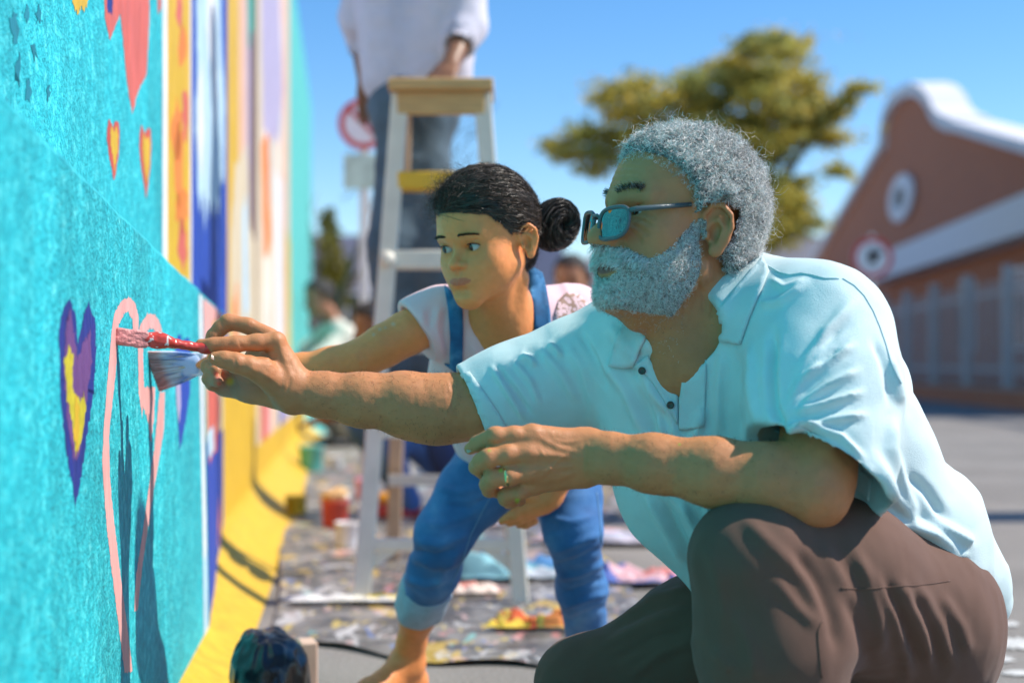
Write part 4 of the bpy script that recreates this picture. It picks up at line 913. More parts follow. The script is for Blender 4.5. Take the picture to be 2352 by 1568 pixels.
px_chain(S, [(2120,1230,2.06,.100), (2235,1345,2.08,.048), (2270,1395,2.08,.026)], k=0.05)                 # shirt tail
# collar roll round the neck
cr_ = [(1606,772,1.935), (1660,705,1.945), (1716,640,1.985), (1738,610,2.06), (1700,630,2.13), (1620,680,2.15), (1545,715,2.10), (1508,738,2.03), (1490,790,1.99)]
S.tube([(P(*c), 0.013) for c in cr_], k=0.016)
# openings: neck, placket, sleeves, hem
S.cone(P(1625, 700, 2.04), P(1600, 560, 2.03), 0.060, 0.085, 0.010, 's'); S.cone(P(1588, 770, 2.00), P(1570, 740, 1.93), 0.044, 0.05, 0.008, 's')
S.cone(P(1574, 790, 1.96), P(1562, 900, 1.925), 0.034, 0.006, 0.006, 's')
def tube_cut(a, b, ra, rb): px_cone(S, (*a, ra), (*b, rb), 0.003, 's')
tube_cut((1100,922,2.147), (980,958,2.14), .0535, .054); tube_cut((1886,1050,1.82), (1882,1190,1.785), .083, .083)
S.plane(P(1060, 934, 2.145), unit(P(1040, 941, 2.145) - P(1120, 905, 2.15) + np.array((-0.01, 0, -0.008))), k=0.003, c=P(1000, 950, 2.14), r=0.16)
S2 = S
def sub_half(S, o, n, c, r):             # removes one side of a plane, within a ball round c
    o, n, c = np.asarray(o), unit(n), np.asarray(c)
    o_, n_, c_ = f32(o), f32(n), f32(c); S._add(lambda p: np.maximum((o_ - p) @ n_, _norm(p - c_) - np.float32(r)), c, r, 0.003, 's')
def sub_end(S, o, n, R, L=0.30):           # trims what lies past o along n, within a cylinder of radius R
    o, n = np.asarray(o), unit(n); o_, n_ = f32(o), f32(n)
    def f(p):
        q = p - o_; t = q @ n_; return np.maximum(np.maximum(-t, t - np.float32(L)), _norm(q - t[:, None] * n_) - np.float32(R))
    S._add(f, o + n * L / 2, L / 2 + R, 0.003, 's')
S.ops.pop()
sub_end(S, P(1082, 932, 2.147), P(1000, 962, 2.14) - P(1082, 930, 2.147), 0.105)
sub_end(S, P(1888, 1080, 1.815), np.array((-0.082, -0.045, -0.12)), 0.125)
sub_half(S, P(2172, 1345, 2.02), np.array((-0.56, 0.0, -0.83)), P(2060, 1520, 2.02), 0.235)
Vs, Fs_ = S.mesh(0.0036); Ns = vnormals(Vs, Fs_)
fl = [([(1400,745),(1440,800),(1500,900),(1560,960)], .006, 16), ([(1390,830),(1440,900),(1480,1000)], .006, 14), ([(1425,800),(1470,870),(1500,960),(1510,1040)], -.005, 12), ([(1455,860),(1500,930),(1530,1010)], .006, 14), ([(1490,870),(1540,950),(1556,1010)], .005, 12),
  ([(1300,790),(1340,850),(1370,960)], .004, 14), ([(1240,800),(1290,860),(1330,930)], .004, 12), ([(1330,760),(1365,820),(1395,900)], -.004, 10), ([(1180,830),(1215,870),(1240,930)], .0035, 8), ([(1128,842),(1165,900),(1205,966)], .004, 6), ([(1140,838),(1180,892),(1222,955)], -.004, 6), ([(1260,790),(1275,800),(1290,820)], .005, 8), ([(1195,815),(1215,822),(1230,840)], .005, 9),
  ([(1960,690),(1900,760),(1850,850),(1810,940)], .005, 14), ([(1940,740),(1880,800),(1830,880)], -.004, 10), ([(1960,790),(1900,830),(1846,870)], .006, 9), ([(1970,850),(1900,885),(1836,930)], .006, 10), ([(1980,900),(1900,925),(1826,945)], .007, 9), ([(1990,950),(1910,962),(1810,990)], .006, 9), ([(1930,800),(1880,840)], -.004, 8), ([(1800,985),(1860,975),(1930,1000),(1985,1050)], .006, 9), ([(1800,1000),(1850,990),(1900,1010)], -.005, 8),
  ([(1775,760),(1770,850),(1775,930),(1800,990)], -.008, 12), ([(1720,790),(1725,880),(1740,980)], .005, 12), ([(1660,800),(1650,900),(1650,1000)], .005, 14), ([(1690,800),(1690,900),(1700,1000)], -.004, 12), ([(1745,700),(1790,690),(1850,650)], .004, 10), ([(1620,930),(1600,1000),(1590,1060)], .004, 12), ([(1770,640),(1800,660),(1850,640)], .003, 8),
  ([(1480,1130),(1530,1220),(1570,1290)], .006, 12), ([(1520,1140),(1565,1230),(1600,1310)], -.005, 10), ([(1560,1150),(1600,1220),(1620,1280)], .006, 12), ([(1620,1160),(1640,1210)], .005, 12), ([(1700,1180),(1690,1220)], -.004, 10),
  ([(2060,950),(2050,1030),(2080,1130),(2110,1190)], .006, 14), ([(2020,1050),(2050,1130),(2100,1200),(2180,1240)], .007, 14), ([(2000,1180),(2060,1200),(2140,1230),(2210,1270)], .008, 14), ([(1990,1220),(2060,1235),(2120,1260)], -.006, 10), ([(2150,1200),(2200,1230),(2235,1250)], .010, 16), ([(2140,1290),(2190,1300),(2235,1290)], -.008, 12), ([(2040,820),(2060,880),(2075,930)], .005, 12), ([(2010,780),(2040,850),(2050,920)], -.004, 10), ([(2200,1310),(2240,1350),(2270,1390)], .005, 10), ([(2090,1090),(2130,1130),(2170,1190)], -.005, 12)]
fl = [(a, b * 2.0, w) for a, b, w in fl]; Vs = folds(Vs, Ns, fl)
Vs = Vs + Ns * (0.0024 * noise3(Vs, 16, 6) + 0.0010 * noise3(Vs, 38, 7) - 0.0030 * np.abs(noise3(Vs * (1, 1, 0.55), 13, 12)))[:, None]
def cloth_mat(name, c, rough=0.85, weave=900, bump=0.35, sheen=0.06, var=0.05, vs=25, attr=None):
    return mat(name, c, rough=rough, var=var, vscale=vs, bump=bump, bscale=weave, bdist=0.0010, sheen=sheen, spec=0.25, attr=attr)
M_polo = cloth_mat('aqua_pique', (0.55, 0.665, 0.675), weave=620, bump=0.8)
shirt = obj('polo_shirt', Vs, Fs_, M_polo, man); bvh_s = bvh_of(Vs, Fs_)
# collar wings, placket, buttons, seams and cuffs
M_rib = cloth_mat('aqua_rib_knit', (0.53, 0.64, 0.655), weave=500, bump=0.6)
drape('collar_wing', [(1752,590),(1700,650),(1650,715),(1608,772),(1650,784),(1702,790),(1722,730),(1748,670),(1768,622)], bvh_s, 0.0035, M_rib, shirt, step=9, lift=0.004, smooth_it=6)
drape('collar_wing', [(1502,734),(1484,775),(1468,812),(1456,842),(1430,846),(1398,842),(1408,800),(1422,762),(1434,738),(1470,730)], bvh_s, 0.0035, M_rib, shirt, step=9, lift=0.004, smooth_it=6)
drape('placket', [(1606,774),(1622,786),(1622,860),(1618,980),(1572,988),(1560,986),(1560,920),(1566,880),(1574,830)], bvh_s, 0.0016, M_polo, shirt, step=10, lift=0.0016, smooth_it=4)
drape('placket', [(1456,843),(1474,850),(1500,880),(1532,930),(1556,975),(1558,910),(1530,880),(1506,850),(1488,815)], bvh_s, 0.0016, M_polo, shirt, step=9, lift=0.0012, smooth_it=4)
M_btn = mat('dark_button', (0.05, 0.042, 0.03), rough=0.3, var=0.3, vscale=300)
for (u, v) in ((1538, 932), (1476, 852)):
    c = cast(bvh_s, u, v, 0.0035); mb = MB(); mb.lathe(c, [(0.0001, 0.0022), (0.0034, 0.0022), (0.0042, 0.0030), (0.0052, 0.0024), (0.0055, 0.001), (0.0052, -0.002)], 16, (-0.25, -0.95, 0.1)); mb.build('button', M_btn, shirt, True)
def seam(uv, bvh, r, m, parent, name='seam', lift=0.0006, n=6):
    pts = []
    for a, b in zip(uv[:-1], uv[1:]):
        k = max(2, int(math.hypot(b[0]-a[0], b[1]-a[1]) / 8))
        for i in range(k):
            q = cast(bvh, a[0] + (b[0]-a[0])*i/k, a[1] + (b[1]-a[1])*i/k, lift)
            if q is not None and (not pts or np.linalg.norm(q - pts[-1]) < 0.06): pts.append(q)
    if len(pts) > 2: mb = MB(); mb.tube(pts, r, n); return mb.build(name, m, parent, True)
M_seam = cloth_mat('aqua_seam', (0.43, 0.59, 0.62)); M_dseam = cloth_mat('blue_grey_seam', (0.36, 0.50, 0.56))
seam([(1935,640),(1962,656),(1985,680),(2005,714),(2020,750),(2034,790),(2046,830),(2060,862),(2075,890)], bvh_s, 0.0008, M_dseam, shirt)
seam([(1766,612),(1790,626),(1815,632),(1840,628),(1865,632),(1895,640),(1935,640)], bvh_s, 0.0012, M_seam, shirt)
seam([(1572,978),(1620,970)], bvh_s, 0.0007, M_seam, shirt)
drape('cuff', [(1041,866),(1060,858),(1079,853),(1110,896),(1140,940),(1166,984),(1142,990),(1121,993),(1096,950),(1068,906)], bvh_s, 0.0014, M_rib, shirt, step=9, lift=0.0010, smooth_it=1)
drape('cuff', [(1778,988),(1808,974),(1850,984),(1900,1010),(1950,1050),(2004,1100),(2000,1128),(1996,1152),(1950,1112),(1900,1070),(1850,1034),(1810,1010)], bvh_s, 0.0014, M_rib, shirt, step=10, lift=0.0010, smooth_it=1)
# ---- trousers
S = SDF()
S.ell(P(2092, 1440, 2.06), (0.132, 0.140, 0.140), k=0.05)
px_chain(S, [(2080,1405,1.97,.115), (1900,1330,1.87,.102), (1725,1288,1.78,.070)], k=0.06)
px_chain(S, [(1725,1288,1.78,.070), (1770,1480,1.79,.088), (1800,1800,1.83,.082), (1815,1990,1.86,.068)], k=0.05)
px_chain(S, [(2060,1470,2.12,.120), (1620,1480,2.18,.098), (1345,1575,2.20,.072)], k=0.06)
S.cone(P(1345, 1575, 2.20), np.array((0.46, 2.40, 0.12)), 0.072, 0.060, 0.03)
S.plane(np.array((0.4, 1.86, 0.055)), (0, 0, -1), k=0.005)
Vt, Ft = S.mesh(0.0045); Nt = vnormals(Vt, Ft)
tf = [([(1700,1180),(1760,1240),(1850,1330),(1900,1430)], .004, 14), ([(1880,1240),(1930,1330),(1950,1400)], .006, 14), ([(1820,1250),(1880,1340),(1910,1420),(1925,1500)], -.006, 12), ([(1960,1260),(1990,1330),(2020,1420),(2030,1500)], .007, 13), ([(2000,1300),(2050,1400),(2080,1500),(2090,1568)], .006, 12), ([(1930,1350),(1975,1440),(2000,1530)], -.006, 12), ([(2060,1330),(2110,1420),(2150,1540)], .007, 13), ([(2030,1330),(2075,1420),(2115,1530)], -.006, 10), ([(2110,1340),(2160,1430),(2190,1530)], .006, 12), ([(2160,1360),(2210,1440),(2225,1500)], .006, 12), ([(2090,1350),(2140,1450),(2160,1550)], -.005, 10),
  ([(1905,1400),(1930,1450),(1945,1520),(1940,1568)], .008, 10), ([(1885,1420),(1895,1480),(1900,1568)], -.006, 9), ([(1620,1250),(1650,1330),(1670,1450)], .004, 14), ([(1780,1330),(1830,1390),(1880,1440)], .004, 12), ([(1680,1400),(1720,1480),(1740,1560)], .004, 14),
  ([(1580,1345),(1500,1370),(1420,1420)], .004, 8), ([(1570,1375),(1480,1405),(1390,1450)], -.004, 8), ([(1580,1400),(1480,1435),(1370,1490)], .004, 9), ([(1590,1440),(1500,1465),(1400,1520)], -.004, 9), ([(1600,1470),(1520,1500),(1440,1560)], .004, 9), ([(1640,1490),(1680,1540)], .005, 10)]
tf = [(a, b * 1.25, w * 1.35) for a, b, w in tf if a not in ([(1905,1400),(1930,1450),(1945,1520),(1940,1568)], [(1885,1420),(1895,1480),(1900,1568)])]; Vt = folds(Vt, Nt, tf); Vt = Vt + Nt * (0.0022 * noise3(Vt, 14, 16) + 0.0014 * noise3(Vt * (1, 1, 0.6), 45, 17) - 0.0016 * np.abs(noise3(Vt * (1.0, 1, 0.5), 24, 18)))[:, None]
M_trs = cloth_mat('brown_cotton', (0.128, 0.066, 0.047), weave=1200, sheen=0.08)
trs = obj('trousers', Vt, Ft, M_trs, man); bvh_t = bvh_of(Vt, Ft); M_tseam = cloth_mat('brown_seam', (0.085, 0.058, 0.05))
seam([(1890,1424),(1884,1434),(1879,1446),(1879,1470),(1882,1500),(1885,1535),(1890,1566)], bvh_t, 0.0008, M_trs, trs)
seam([(1930,1350),(1970,1352),(2010,1350),(2050,1346),(2100,1344),(2150,1338),(2190,1332)], bvh_t, 0.0007, M_trs, trs)
# shoes
M_shoe = mat('black_shoe', (0.025, 0.022, 0.02), rough=0.45, bump=0.3)
for (c, d) in ((np.array((0.34, 1.83, 0.0)), unit((-0.9, -0.45, 0))), (np.array((0.50, 2.42, 0.0)), unit((-0.9, 0.25, 0)))):
    S = SDF(); B = Frame(c, basis(d)); S.ell((0, 0.02, 0.045), (0.042, 0.075, 0.045), k=0.02, fr=B); S.ell((0, 0.12, 0.030), (0.046, 0.085, 0.034), k=0.03, fr=B); S.ell((0, -0.02, 0.08), (0.038, 0.045, 0.05), k=0.02, fr=B); S.plane((0, 0, 0.002), (0, 0, -1), k=0.004, fr=B)
    V, F = S.mesh(0.006); obj('shoe', V, F, M_shoe, man)
# ---- ring
t0, t1 = P(1178, 1090, 1.8185), P(1148, 1095, 1.8180); ax = unit(t1 - t0); B = basis(ax); mb = MB()
c = P(1163, 1093, 1.8182); prof = []
V, F = [], []
for j in range(36):
    a = 2*math.pi*j/36; e = math.cos(a)*B[:,0] + math.sin(a)*B[:,2]
    for (dr, dl) in ((0.0122, -0.0028), (0.0134, -0.0024), (0.0137, 0), (0.0134, 0.0024), (0.0122, 0.0028)): V.append(c + e*dr + ax*dl)
for j in range(36):
    k = (j+1) % 36
    for i in range(4): F.append((j*5+i, j*5+i+1, k*5+i+1, k*5+i))
obj('ring', V, F, mat('gold', (0.80, 0.56, 0.25), rough=0.2, metal=1.0), man)
# nails
M_nail = mat('nail', (0.46, 0.30, 0.22), rough=0.3)
for tip, nx, up in ((P(1079,1028,1.8415), P(1098,1018,1.838), (-0.45,-0.35,0.8)), (P(493,817,2.0545), P(516,826,2.063), (0.05,-0.62,0.75)), (P(1097,1071,1.8240), P(1104,1056,1.818), (-0.75,-0.6,0.1))):
    v, f = nail(None, tip, nx, up, None, None); obj('nail', v, f, M_nail, body_m)
# ------------------------------------------------------------------ hair: paths to thin tubes
def tubes_from_paths(Pth, rad, taper=0.4):     # Pth: n, m, 3
    n, m, _ = Pth.shape; T = np.gradient(Pth, axis=1); T /= np.linalg.norm(T, axis=2, keepdims=True) + 1e-9
    ref = np.random.default_rng(9).normal(size=(n, 1, 3)); A = np.cross(T, ref); A /= np.linalg.norm(A, axis=2, keepdims=True) + 1e-9; B = np.cross(T, A)
    rr = np.broadcast_to(np.asarray(rad), (n,))[:, None, None] * np.linspace(1, taper, m)[None, :, None]
    V = np.stack([Pth + k * 1.15 * rr * A for k in (-1, 1)], 2).reshape(n, m*2, 3)
    f = np.array([(i*2, i*2+1, i*2+3, i*2+2) for i in range(m-1)])
    return V.reshape(-1, 3), (f[None] + (np.arange(n)*m*2)[:, None, None]).reshape(-1, 4), m*2
def hair_mat(name, rough=0.45, spec=0.4): return mat(name, rough=rough, attr='Col', spec=spec)
def cap(V, F, N, w, h):                        # swelling of the scalp where hair grows, as its own mesh
    keep = (w[F] > 0.02).all(1); Fk = F[keep]; ids = np.unique(Fk); mp = -np.ones(len(V), int); mp[ids] = np.arange(len(ids))
    return V[ids] + N[ids] * (h * w)[ids][:, None], mp[Fk], ids
M_hair = hair_mat('grey_hair', 0.5, 0.4)
def ear_zone(q): return (np.abs(q[:,0]) > 0.062) & (q[:,1] < 0.020) & (q[:,1] > -0.030) & (q[:,2] < 0.034) & (q[:,2] > -0.05)
Nm = vnormals(Vm, Fmesh); q = qm
zl = np.interp(q[:,1], [-.2,-.055,-.035,-.020,.000,.014,.022,.030,.055,.080,.092,.2], [-.062,-.058,-.045,.000,.030,.005,.012,.058,.080,.094,.100,.13])
wh = np.clip((q[:,2] - zl) / 0.012, 0, 1) * hd * ~ear_zone(q)
wh *= (np.linalg.norm(q - np.array((0,-.004,.042)), axis=1) < 0.125)
rw = np.random.default_rng(4)
capn = 0.009 + 0.013 * np.clip((0.06 - q[:,1]) / 0.10, 0, 1) + 0.003 * noise3(Vm, 70, 2) + 0.0025 * noise3(Vm, 140, 3)
Vc, Fc, ids = cap(Vm, Fmesh, Nm, wh, capn)
hair = obj('hair', Vc, Fc, mat('grey_hair_base', (0.16, 0.15, 0.145), rough=0.8, var=0.5, vscale=160, bump=1.0, bscale=350, bdist=0.004), man)
def curly(Vc, Fc, w, n, ln, curl, freq, rad, seed, light=0.62, spread=0.45, lean=None, droop=0.0, dark=(0.07,0.062,0.055), pale=(0.80,0.78,0.75), nseg=7):
    p, d = scatter(Vc, Fc, w, n, seed); r = np.random.default_rng(seed + 1)
    d = d + r.normal(size=d.shape) * spread
    if lean is not None: d = d + lean
    lens = ln * (0.55 + 0.8 * r.random(n)); V, F, m = strands(p - d * 0.001, d, lens, rad * (0.7 + 0.6 * r.random(n)), nseg, curl, freq, droop, seed)
    g = np.clip((light - 0.5) * 2.2 + 0.5 + 0.75 * noise3(p, 110, 4) + 0.35 * noise3(p, 300, 5) + 0.22 * r.normal(size=n), 0, 1)[:, None]; c = (np.array(dark) * (1 - g) + np.array(pale) * g) * (0.75 + 0.35 * r.random(n))[:, None]
    if light <= 0: c = np.array(dark) * (0.6 + 1.2 * r.random(n))[:, None]
    return V, F, np.repeat(c, m, 0)
def hair_obj(name, parts_, parent, m=None):
    Vv, Ff, Cc, b0 = [], [], [], 0
    for v, f, c in parts_: Vv.append(v); Ff.append(f + b0); Cc.append(c); b0 += len(v)
    return tag(obj(name, np.concatenate(Vv), np.concatenate(Ff), m or M_hair, parent, colr=np.concatenate(Cc)), kind='stuff')
wc = wh[ids]; qc = HM.inv(Vc)
hair_obj('hair_strands', [curly(Vc, Fc, wc, 20000, 0.0105, 0.32, 1.5, 0.00034, 31, light=0.70, nseg=6), curly(Vc, Fc, wc, 700, 0.026, 0.22, 1.2, 0.00030, 33, light=0.8),
    curly(Vm, Fmesh, np.clip((q[:,2] - zl + 0.020) / 0.02, 0, 1) * (q[:,2] < zl + 0.01) * hd * ~ear_zone(q) * (q[:,2] > 0.03), 450, 0.008, 0.3, 1.5, 0.00032, 35, light=0.7)], hair)
# beard and moustache
zu = np.interp(q[:,1], [.0,.02,.04,.06,.075,.090,.098,.13], [.022,.012,-.012,-.036,-.047,-.040,-.0345,-.033])
wb = np.clip((zu - q[:,2]) / 0.010, 0, 1) * np.clip((q[:,1] - 0.004 - 0.30 * np.clip(-q[:,2] - 0.075, 0, 1)) / 0.010, 0, 1) * np.clip((q[:,2] + 0.116) / 0.012, 0, 1) * hd
wb *= np.clip((np.hypot(q[:,0] / (EM['lw'] * 0.98), (q[:,2] - EM['lipz'] + 0.0035) / 0.0085) - 1.0) * 2.5, 0, 1) ** 0.5 * (q[:,1] > 0.082) + (q[:,1] <= 0.082)
wb *= (np.linalg.norm(q - np.array((0,.05,-.06)), axis=1) < 0.115)
wb *= 1 - 0.75 * gauss(np.hypot((np.abs(q[:,0]) - 0.042) / 1.0, (q[:,2] + 0.058) / 1.6), 0.009)
chin = gauss(np.hypot(q[:,2] + 0.105, (q[:,1] - 0.085)), 0.045)
Vb_, Fb_, idb = cap(Vm, Fmesh, Nm, wb, 0.0005 + 0.0018 * chin + 0.0012 * noise3(Vm, 90, 5))
beard = obj('beard', Vb_, Fb_, mat('grey_beard_base', (0.26, 0.21, 0.18), rough=0.85, var=0.5, vscale=160, bump=1.0, bscale=350, bdist=0.003), man)
wbb = wb[idb]; cb = chin[idb]
down = HM.R @ np.array((0, 0.25, -0.9))
hair_obj('beard_strands', [curly(Vb_, Fb_, wbb * (0.5 + cb), 9000, 0.0075, 0.26, 1.3, 0.00034, 51, light=0.90, nseg=6, spread=0.4, lean=down * 0.45),
    curly(Vb_, Fb_, wbb * (qm[idb][:,2] > -0.058) * (qm[idb][:,1] > 0.075), 2200, 0.0125, 0.10, 0.8, 0.00040, 53, light=0.92, spread=0.2, lean=down * 1.3),
    curly(Vb_, Fb_, wbb, 5000, 0.0050, 0.26, 1.3, 0.00032, 55, light=0.88, nseg=5, spread=0.5, lean=down * 0.3)], beard)
neckw = np.clip((q[:,1] + 0.005) / 0.02, 0, 1) * (q[:,2] < -0.085) * (q[:,2] > -0.20) * (np.linalg.norm(q - np.array((0,.02,-.13)), axis=1) < 0.10)
hair_obj('neck_stubble', [curly(Vm, Fmesh, neckw * np.clip((q[:,2] + 0.19) / 0.10, 0, 1), 1500, 0.0045, 0.2, 1.0, 0.00016, 57, light=0.55, lean=down * 0.4)], beard)
mb = MB(); mb.tube([HM((x, EM['lipy'] + 0.0032 - 0.0105 * (x / EM['lw']) ** 2, EM['lipz'] - 0.0012)) for x in np.linspace(-EM['lw'], EM['lw'], 11)], [0.0006] + [0.0022]*9 + [0.0006], 8); mb.build('lip_gap_shade', mat('painted_gap_shade', (0.035, 0.012, 0.010), rough=0.5), body_m, True)  # dark tube between the lips: shade of the mouth gap put in as colour
# brows
for s in (1, -1):
    nbw = 480 if s > 0 else 160; t = rw.random(nbw); px = s * (0.014 + 0.036 * t); pz = 0.0400 + 0.005 * np.sin(t * 2.6) + rw.normal(size=nbw) * 0.0024
    lp = np.stack([px, np.full(nbw, 0.15), pz], 1); rts, dr = [], []
    for a in lp:
        hit = bvh_body.ray_cast(Vector(HM(a)), Vector(-HM.R[:, 1]))
        if hit[0] is not None: rts.append(np.array(hit[0])); dr.append(HM.R @ np.array((s * 0.55 * (a[0]*s > 0.02) + rw.normal()*0.15, 0.75, 0.35 + rw.normal()*0.2)))
    V, F, m = strands(np.array(rts), np.array(dr), (0.006 + 0.006 * rw.random(len(rts))) * (0.9 if s > 0 else 0.6), 0.00021, 4, 0.10, 0.7, 0.1, 61)
    c = np.where((rw.random(len(rts)) < 0.25)[:, None], np.array((0.5,0.5,0.5)), np.array((0.018,0.016,0.014))); tag(obj('eyebrow', V, F, M_hair, body_m, colr=np.repeat(c, m, 0)), kind='stuff')
# fine hair on the forearms
def arm_hair(V, F, sel, n, seed):
    return curly(V, F, sel.astype(float), n, 0.006, 0.15, 0.8, 0.00016, seed, light=0.0, spread=0.5, dark=(0.03,0.02,0.015), nseg=4)
selR = (u_ > 700) & (u_ < 1060) & (Vm[:,1] > 2.0) & (v_ > 800) & (v_ < 1040); selL = (u_ > 1380) & (u_ < 1830) & (Vm[:,1] < 1.86) & (v_ > 960) & (v_ < 1200)
hair_obj('arm_hair', [arm_hair(Vm, Fmesh, selR, 1500, 71), arm_hair(Vm, Fmesh, selL, 1100, 72)], body_m)
# ---- sunglasses
gl = empty('sunglasses', HM((0, 0.11, 0.0)), None, None); 
gl.parent = man; gl.location = tuple(HM((0, 0.11, 0.0)) - np.array(man.location))
M_frame = mat('grey_frame', (0.075, 0.105, 0.115), rough=0.38); M_tip = mat('dark_tip', (0.012, 0.02, 0.03), rough=0.4); M_lens = mat('mirror_lens', (0.20, 0.20, 0.21), rough=0.025, metal=1.0); M_metal = mat('silver', (0.8,0.8,0.8), rough=0.25, metal=1.0)
def gy(x): return 0.1250 - 3.6 * x * x
def lens_outline(s, grow=0.0, n=56):
    out = []
    for i in range(n):
        a = 2*math.pi*i/n; ca, sa = math.cos(a), math.sin(a); e = 2/3.4
        x = (0.0268 + grow) * math.copysign(abs(ca)**e, ca); z = (0.0205 + grow) * math.copysign(abs(sa)**e, sa)
        if z < 0: x *= 1 - 0.12 * (-z / 0.0205) ** 1.5 * (1 if s*1 > 0 else 1)
        out.append((s * 0.0345 + x, z + 0.0022 * (x * s / 0.027)))
    return out
GZ = -0.0075; Q = lambda x, z, dy=0.0: HM((x, gy(x) + dy, z + GZ))
def gobj(name, V, F, m, par): 
    return obj(name, V, F, m, par)
for s in (1, -1):
    mb = MB(); pts = [Q(x, z) for x, z in lens_outline(s)]; mb.tube(pts + pts[:1], 0.0029, 8, caps=False, flat=1.0); rim = mb.build('rim', M_frame, gl, True)
    V, F = [Q(s*0.0345, 0, 0.0015)], []; k = 6; o = lens_outline(s)
    for i in range(1, k + 1):
        for x, z in o:
            t = i / k; V.append(Q(s*0.0345 + (x - s*0.0345)*t, z*t, 0.0015 * (1 - t*t)))
    n = len(o)
    for j in range(n): F.append((0, 1 + j, 1 + (j+1) % n))
    for i in range(k - 1):
        for j in range(n): F.append((1 + i*n + j, 1 + (i+1)*n + j, 1 + (i+1)*n + (j+1) % n, 1 + i*n + (j+1) % n))
    obj('lens', V, F, M_lens, gl)
    mb = MB(); hp = [HM((s*0.0605, gy(0.0605), 0.0085)), HM((s*0.0665, 0.1040, 0.0110)), HM((s*0.0705, 0.080, 0.0170)), HM((s*0.0745, 0.030, 0.0290))]; mb.tube(hp, [0.0034, 0.0036, 0.0034, 0.0032], 10); tp = mb.build('temple', M_frame, gl, True)
    mb = MB(); mb.tube([HM((s*0.0742, 0.034, 0.0283)), HM((s*0.0785, 0.008, 0.0375)), HM((s*0.0800, -0.012, 0.0390)), HM((s*0.0790, -0.030, 0.0300)), HM((s*0.0775, -0.042, 0.0120))], [0.0028, 0.0031, 0.0031, 0.0030, 0.0026], 10); mb.build('tip', M_tip, tp, True)
    mb = MB(); mb.tube([HM((s*0.0676, 0.1000, 0.0122)), HM((s*0.0692, 0.090, 0.0146))], 0.0038, 8); mb.build('emblem', M_metal, tp, True)
mb = MB(); mb.tube([Q(-0.0095, 0.0085), HM((-0.004, 0.1280, 0.0045)), HM((0.004, 0.1280, 0.0045)), Q(0.0095, 0.0085)], [0.0023, 0.0024, 0.0024, 0.0023], 8); mb.build('bridge', M_frame, gl, True)
# ---- the red-handled brush in his right hand
tip = P(268, 774, 2.022); e1 = P(335, 778, 2.042); e2 = P(470, 800, 2.080); e3 = P(545, 812, 2.104)
br = empty('paintbrush', tip, 'slim red-handled paintbrush loaded with pink paint, held between thumb and finger', 'paintbrush')
S = SDF(); ax = unit(e3 - tip); S.cone(e1, e2, 0.0085, 0.0062, 0.01); S.cone(e2, e3, 0.0062, 0.0040, 0.01); S.ell(P(360, 781, 2.05), (0.02, 0.008, 0.011), k=0.01)
V, F = S.mesh(0.0016); V = V + vnormals(V, F) * (0.0009 * noise3(V, 180, 4))[:, None]; u, v = proj(V)
c = np.where((noise3(V, 260, 2) > 0.62)[:, None] & (u < 400)[:, None], np.array((0.75,0.66,0.62)), np.array((0.56,0.045,0.028))) * (1 + 0.2 * noise3(V, 120, 6))[:, None]
obj('handle', V, F, mat('red_gloss_paint', rough=0.35, attr='Col', coat=0.2), br, colr=c)
S = SDF(); S.box((tip + e1) / 2, (0.0075, np.linalg.norm(e1 - tip)/2 + 0.004, 0.0125), basis(ax), 0.004, 0.01); V, F = S.mesh(0.0016)
obj('bristles', V + vnormals(V, F) * (0.0012 * noise3(V * (1, 1, 3), 120, 4))[:, None], F, mat('pink_wet_bristles', (0.66, 0.24, 0.22), rough=0.4, var=0.25, vscale=120, bump=0.8, bscale=300, bdist=0.002), br)
# ------------------------------------------------------------------ the girl leaning to the wall
girl = empty('person', (P(1150, 838, 2.8)[0], 2.75, 0.0), 'girl with bun in pink tee and denim dungarees leaning in with a wide brush', 'person')
fg = math.radians(41); Fg = unit((-math.sin(fg), -math.cos(fg), -0.21)); Ug = unit(np.array((-0.02, 0, 1.0)) - Fg * (np.array((-0.02, 0, 1.0)) @ Fg)); Lg = np.cross(Ug, Fg)
HG = Frame(P(1128, 563, 2.33), np.stack([Lg, Fg, Ug], 1), 0.905)
S = SDF(); EG = head_sdf(S, HG, True)
nbg = P(1158, 745, 2.44)
S.cone(HG((0, -0.020, -0.035)), nbg, 0.037, 0.038, 0.03); S.cone(HG((0, 0.012, -0.070)), P(1150, 775, 2.42), 0.026, 0.034, 0.03)
for (a, b) in (((1150,690,2.37,.012),(1172,760,2.385,.008)), ((1196,640,2.36,.012),(1180,758,2.39,.008))): px_cone(S, a, b, 0.02)
S.cone(nbg, P(1180, 860, 2.52), 0.060, 0.085, 0.05)
S.cone(nbg, P(1000, 735, 2.42), 0.032, 0.035, 0.04); S.cone(nbg, P(1325, 735, 2.50), 0.026, 0.034, 0.04)
S.cone(P(1185, 775, 2.412), P(1080, 752, 2.405), 0.007, 0.006, 0.025); S.cone(P(1192, 775, 2.412), P(1290, 748, 2.44), 0.007, 0.006, 0.025)    # collar bones
px_chain(S, [(1000,735,2.42,.036), (935,765,2.40,.034), (880,795,2.39,.0325), (825,826,2.385,.0300), (760,842,2.39,.0300), (690,850,2.40,.0255), (610,852,2.40,.0200), (570,850,2.40,.0185)], k=0.02)
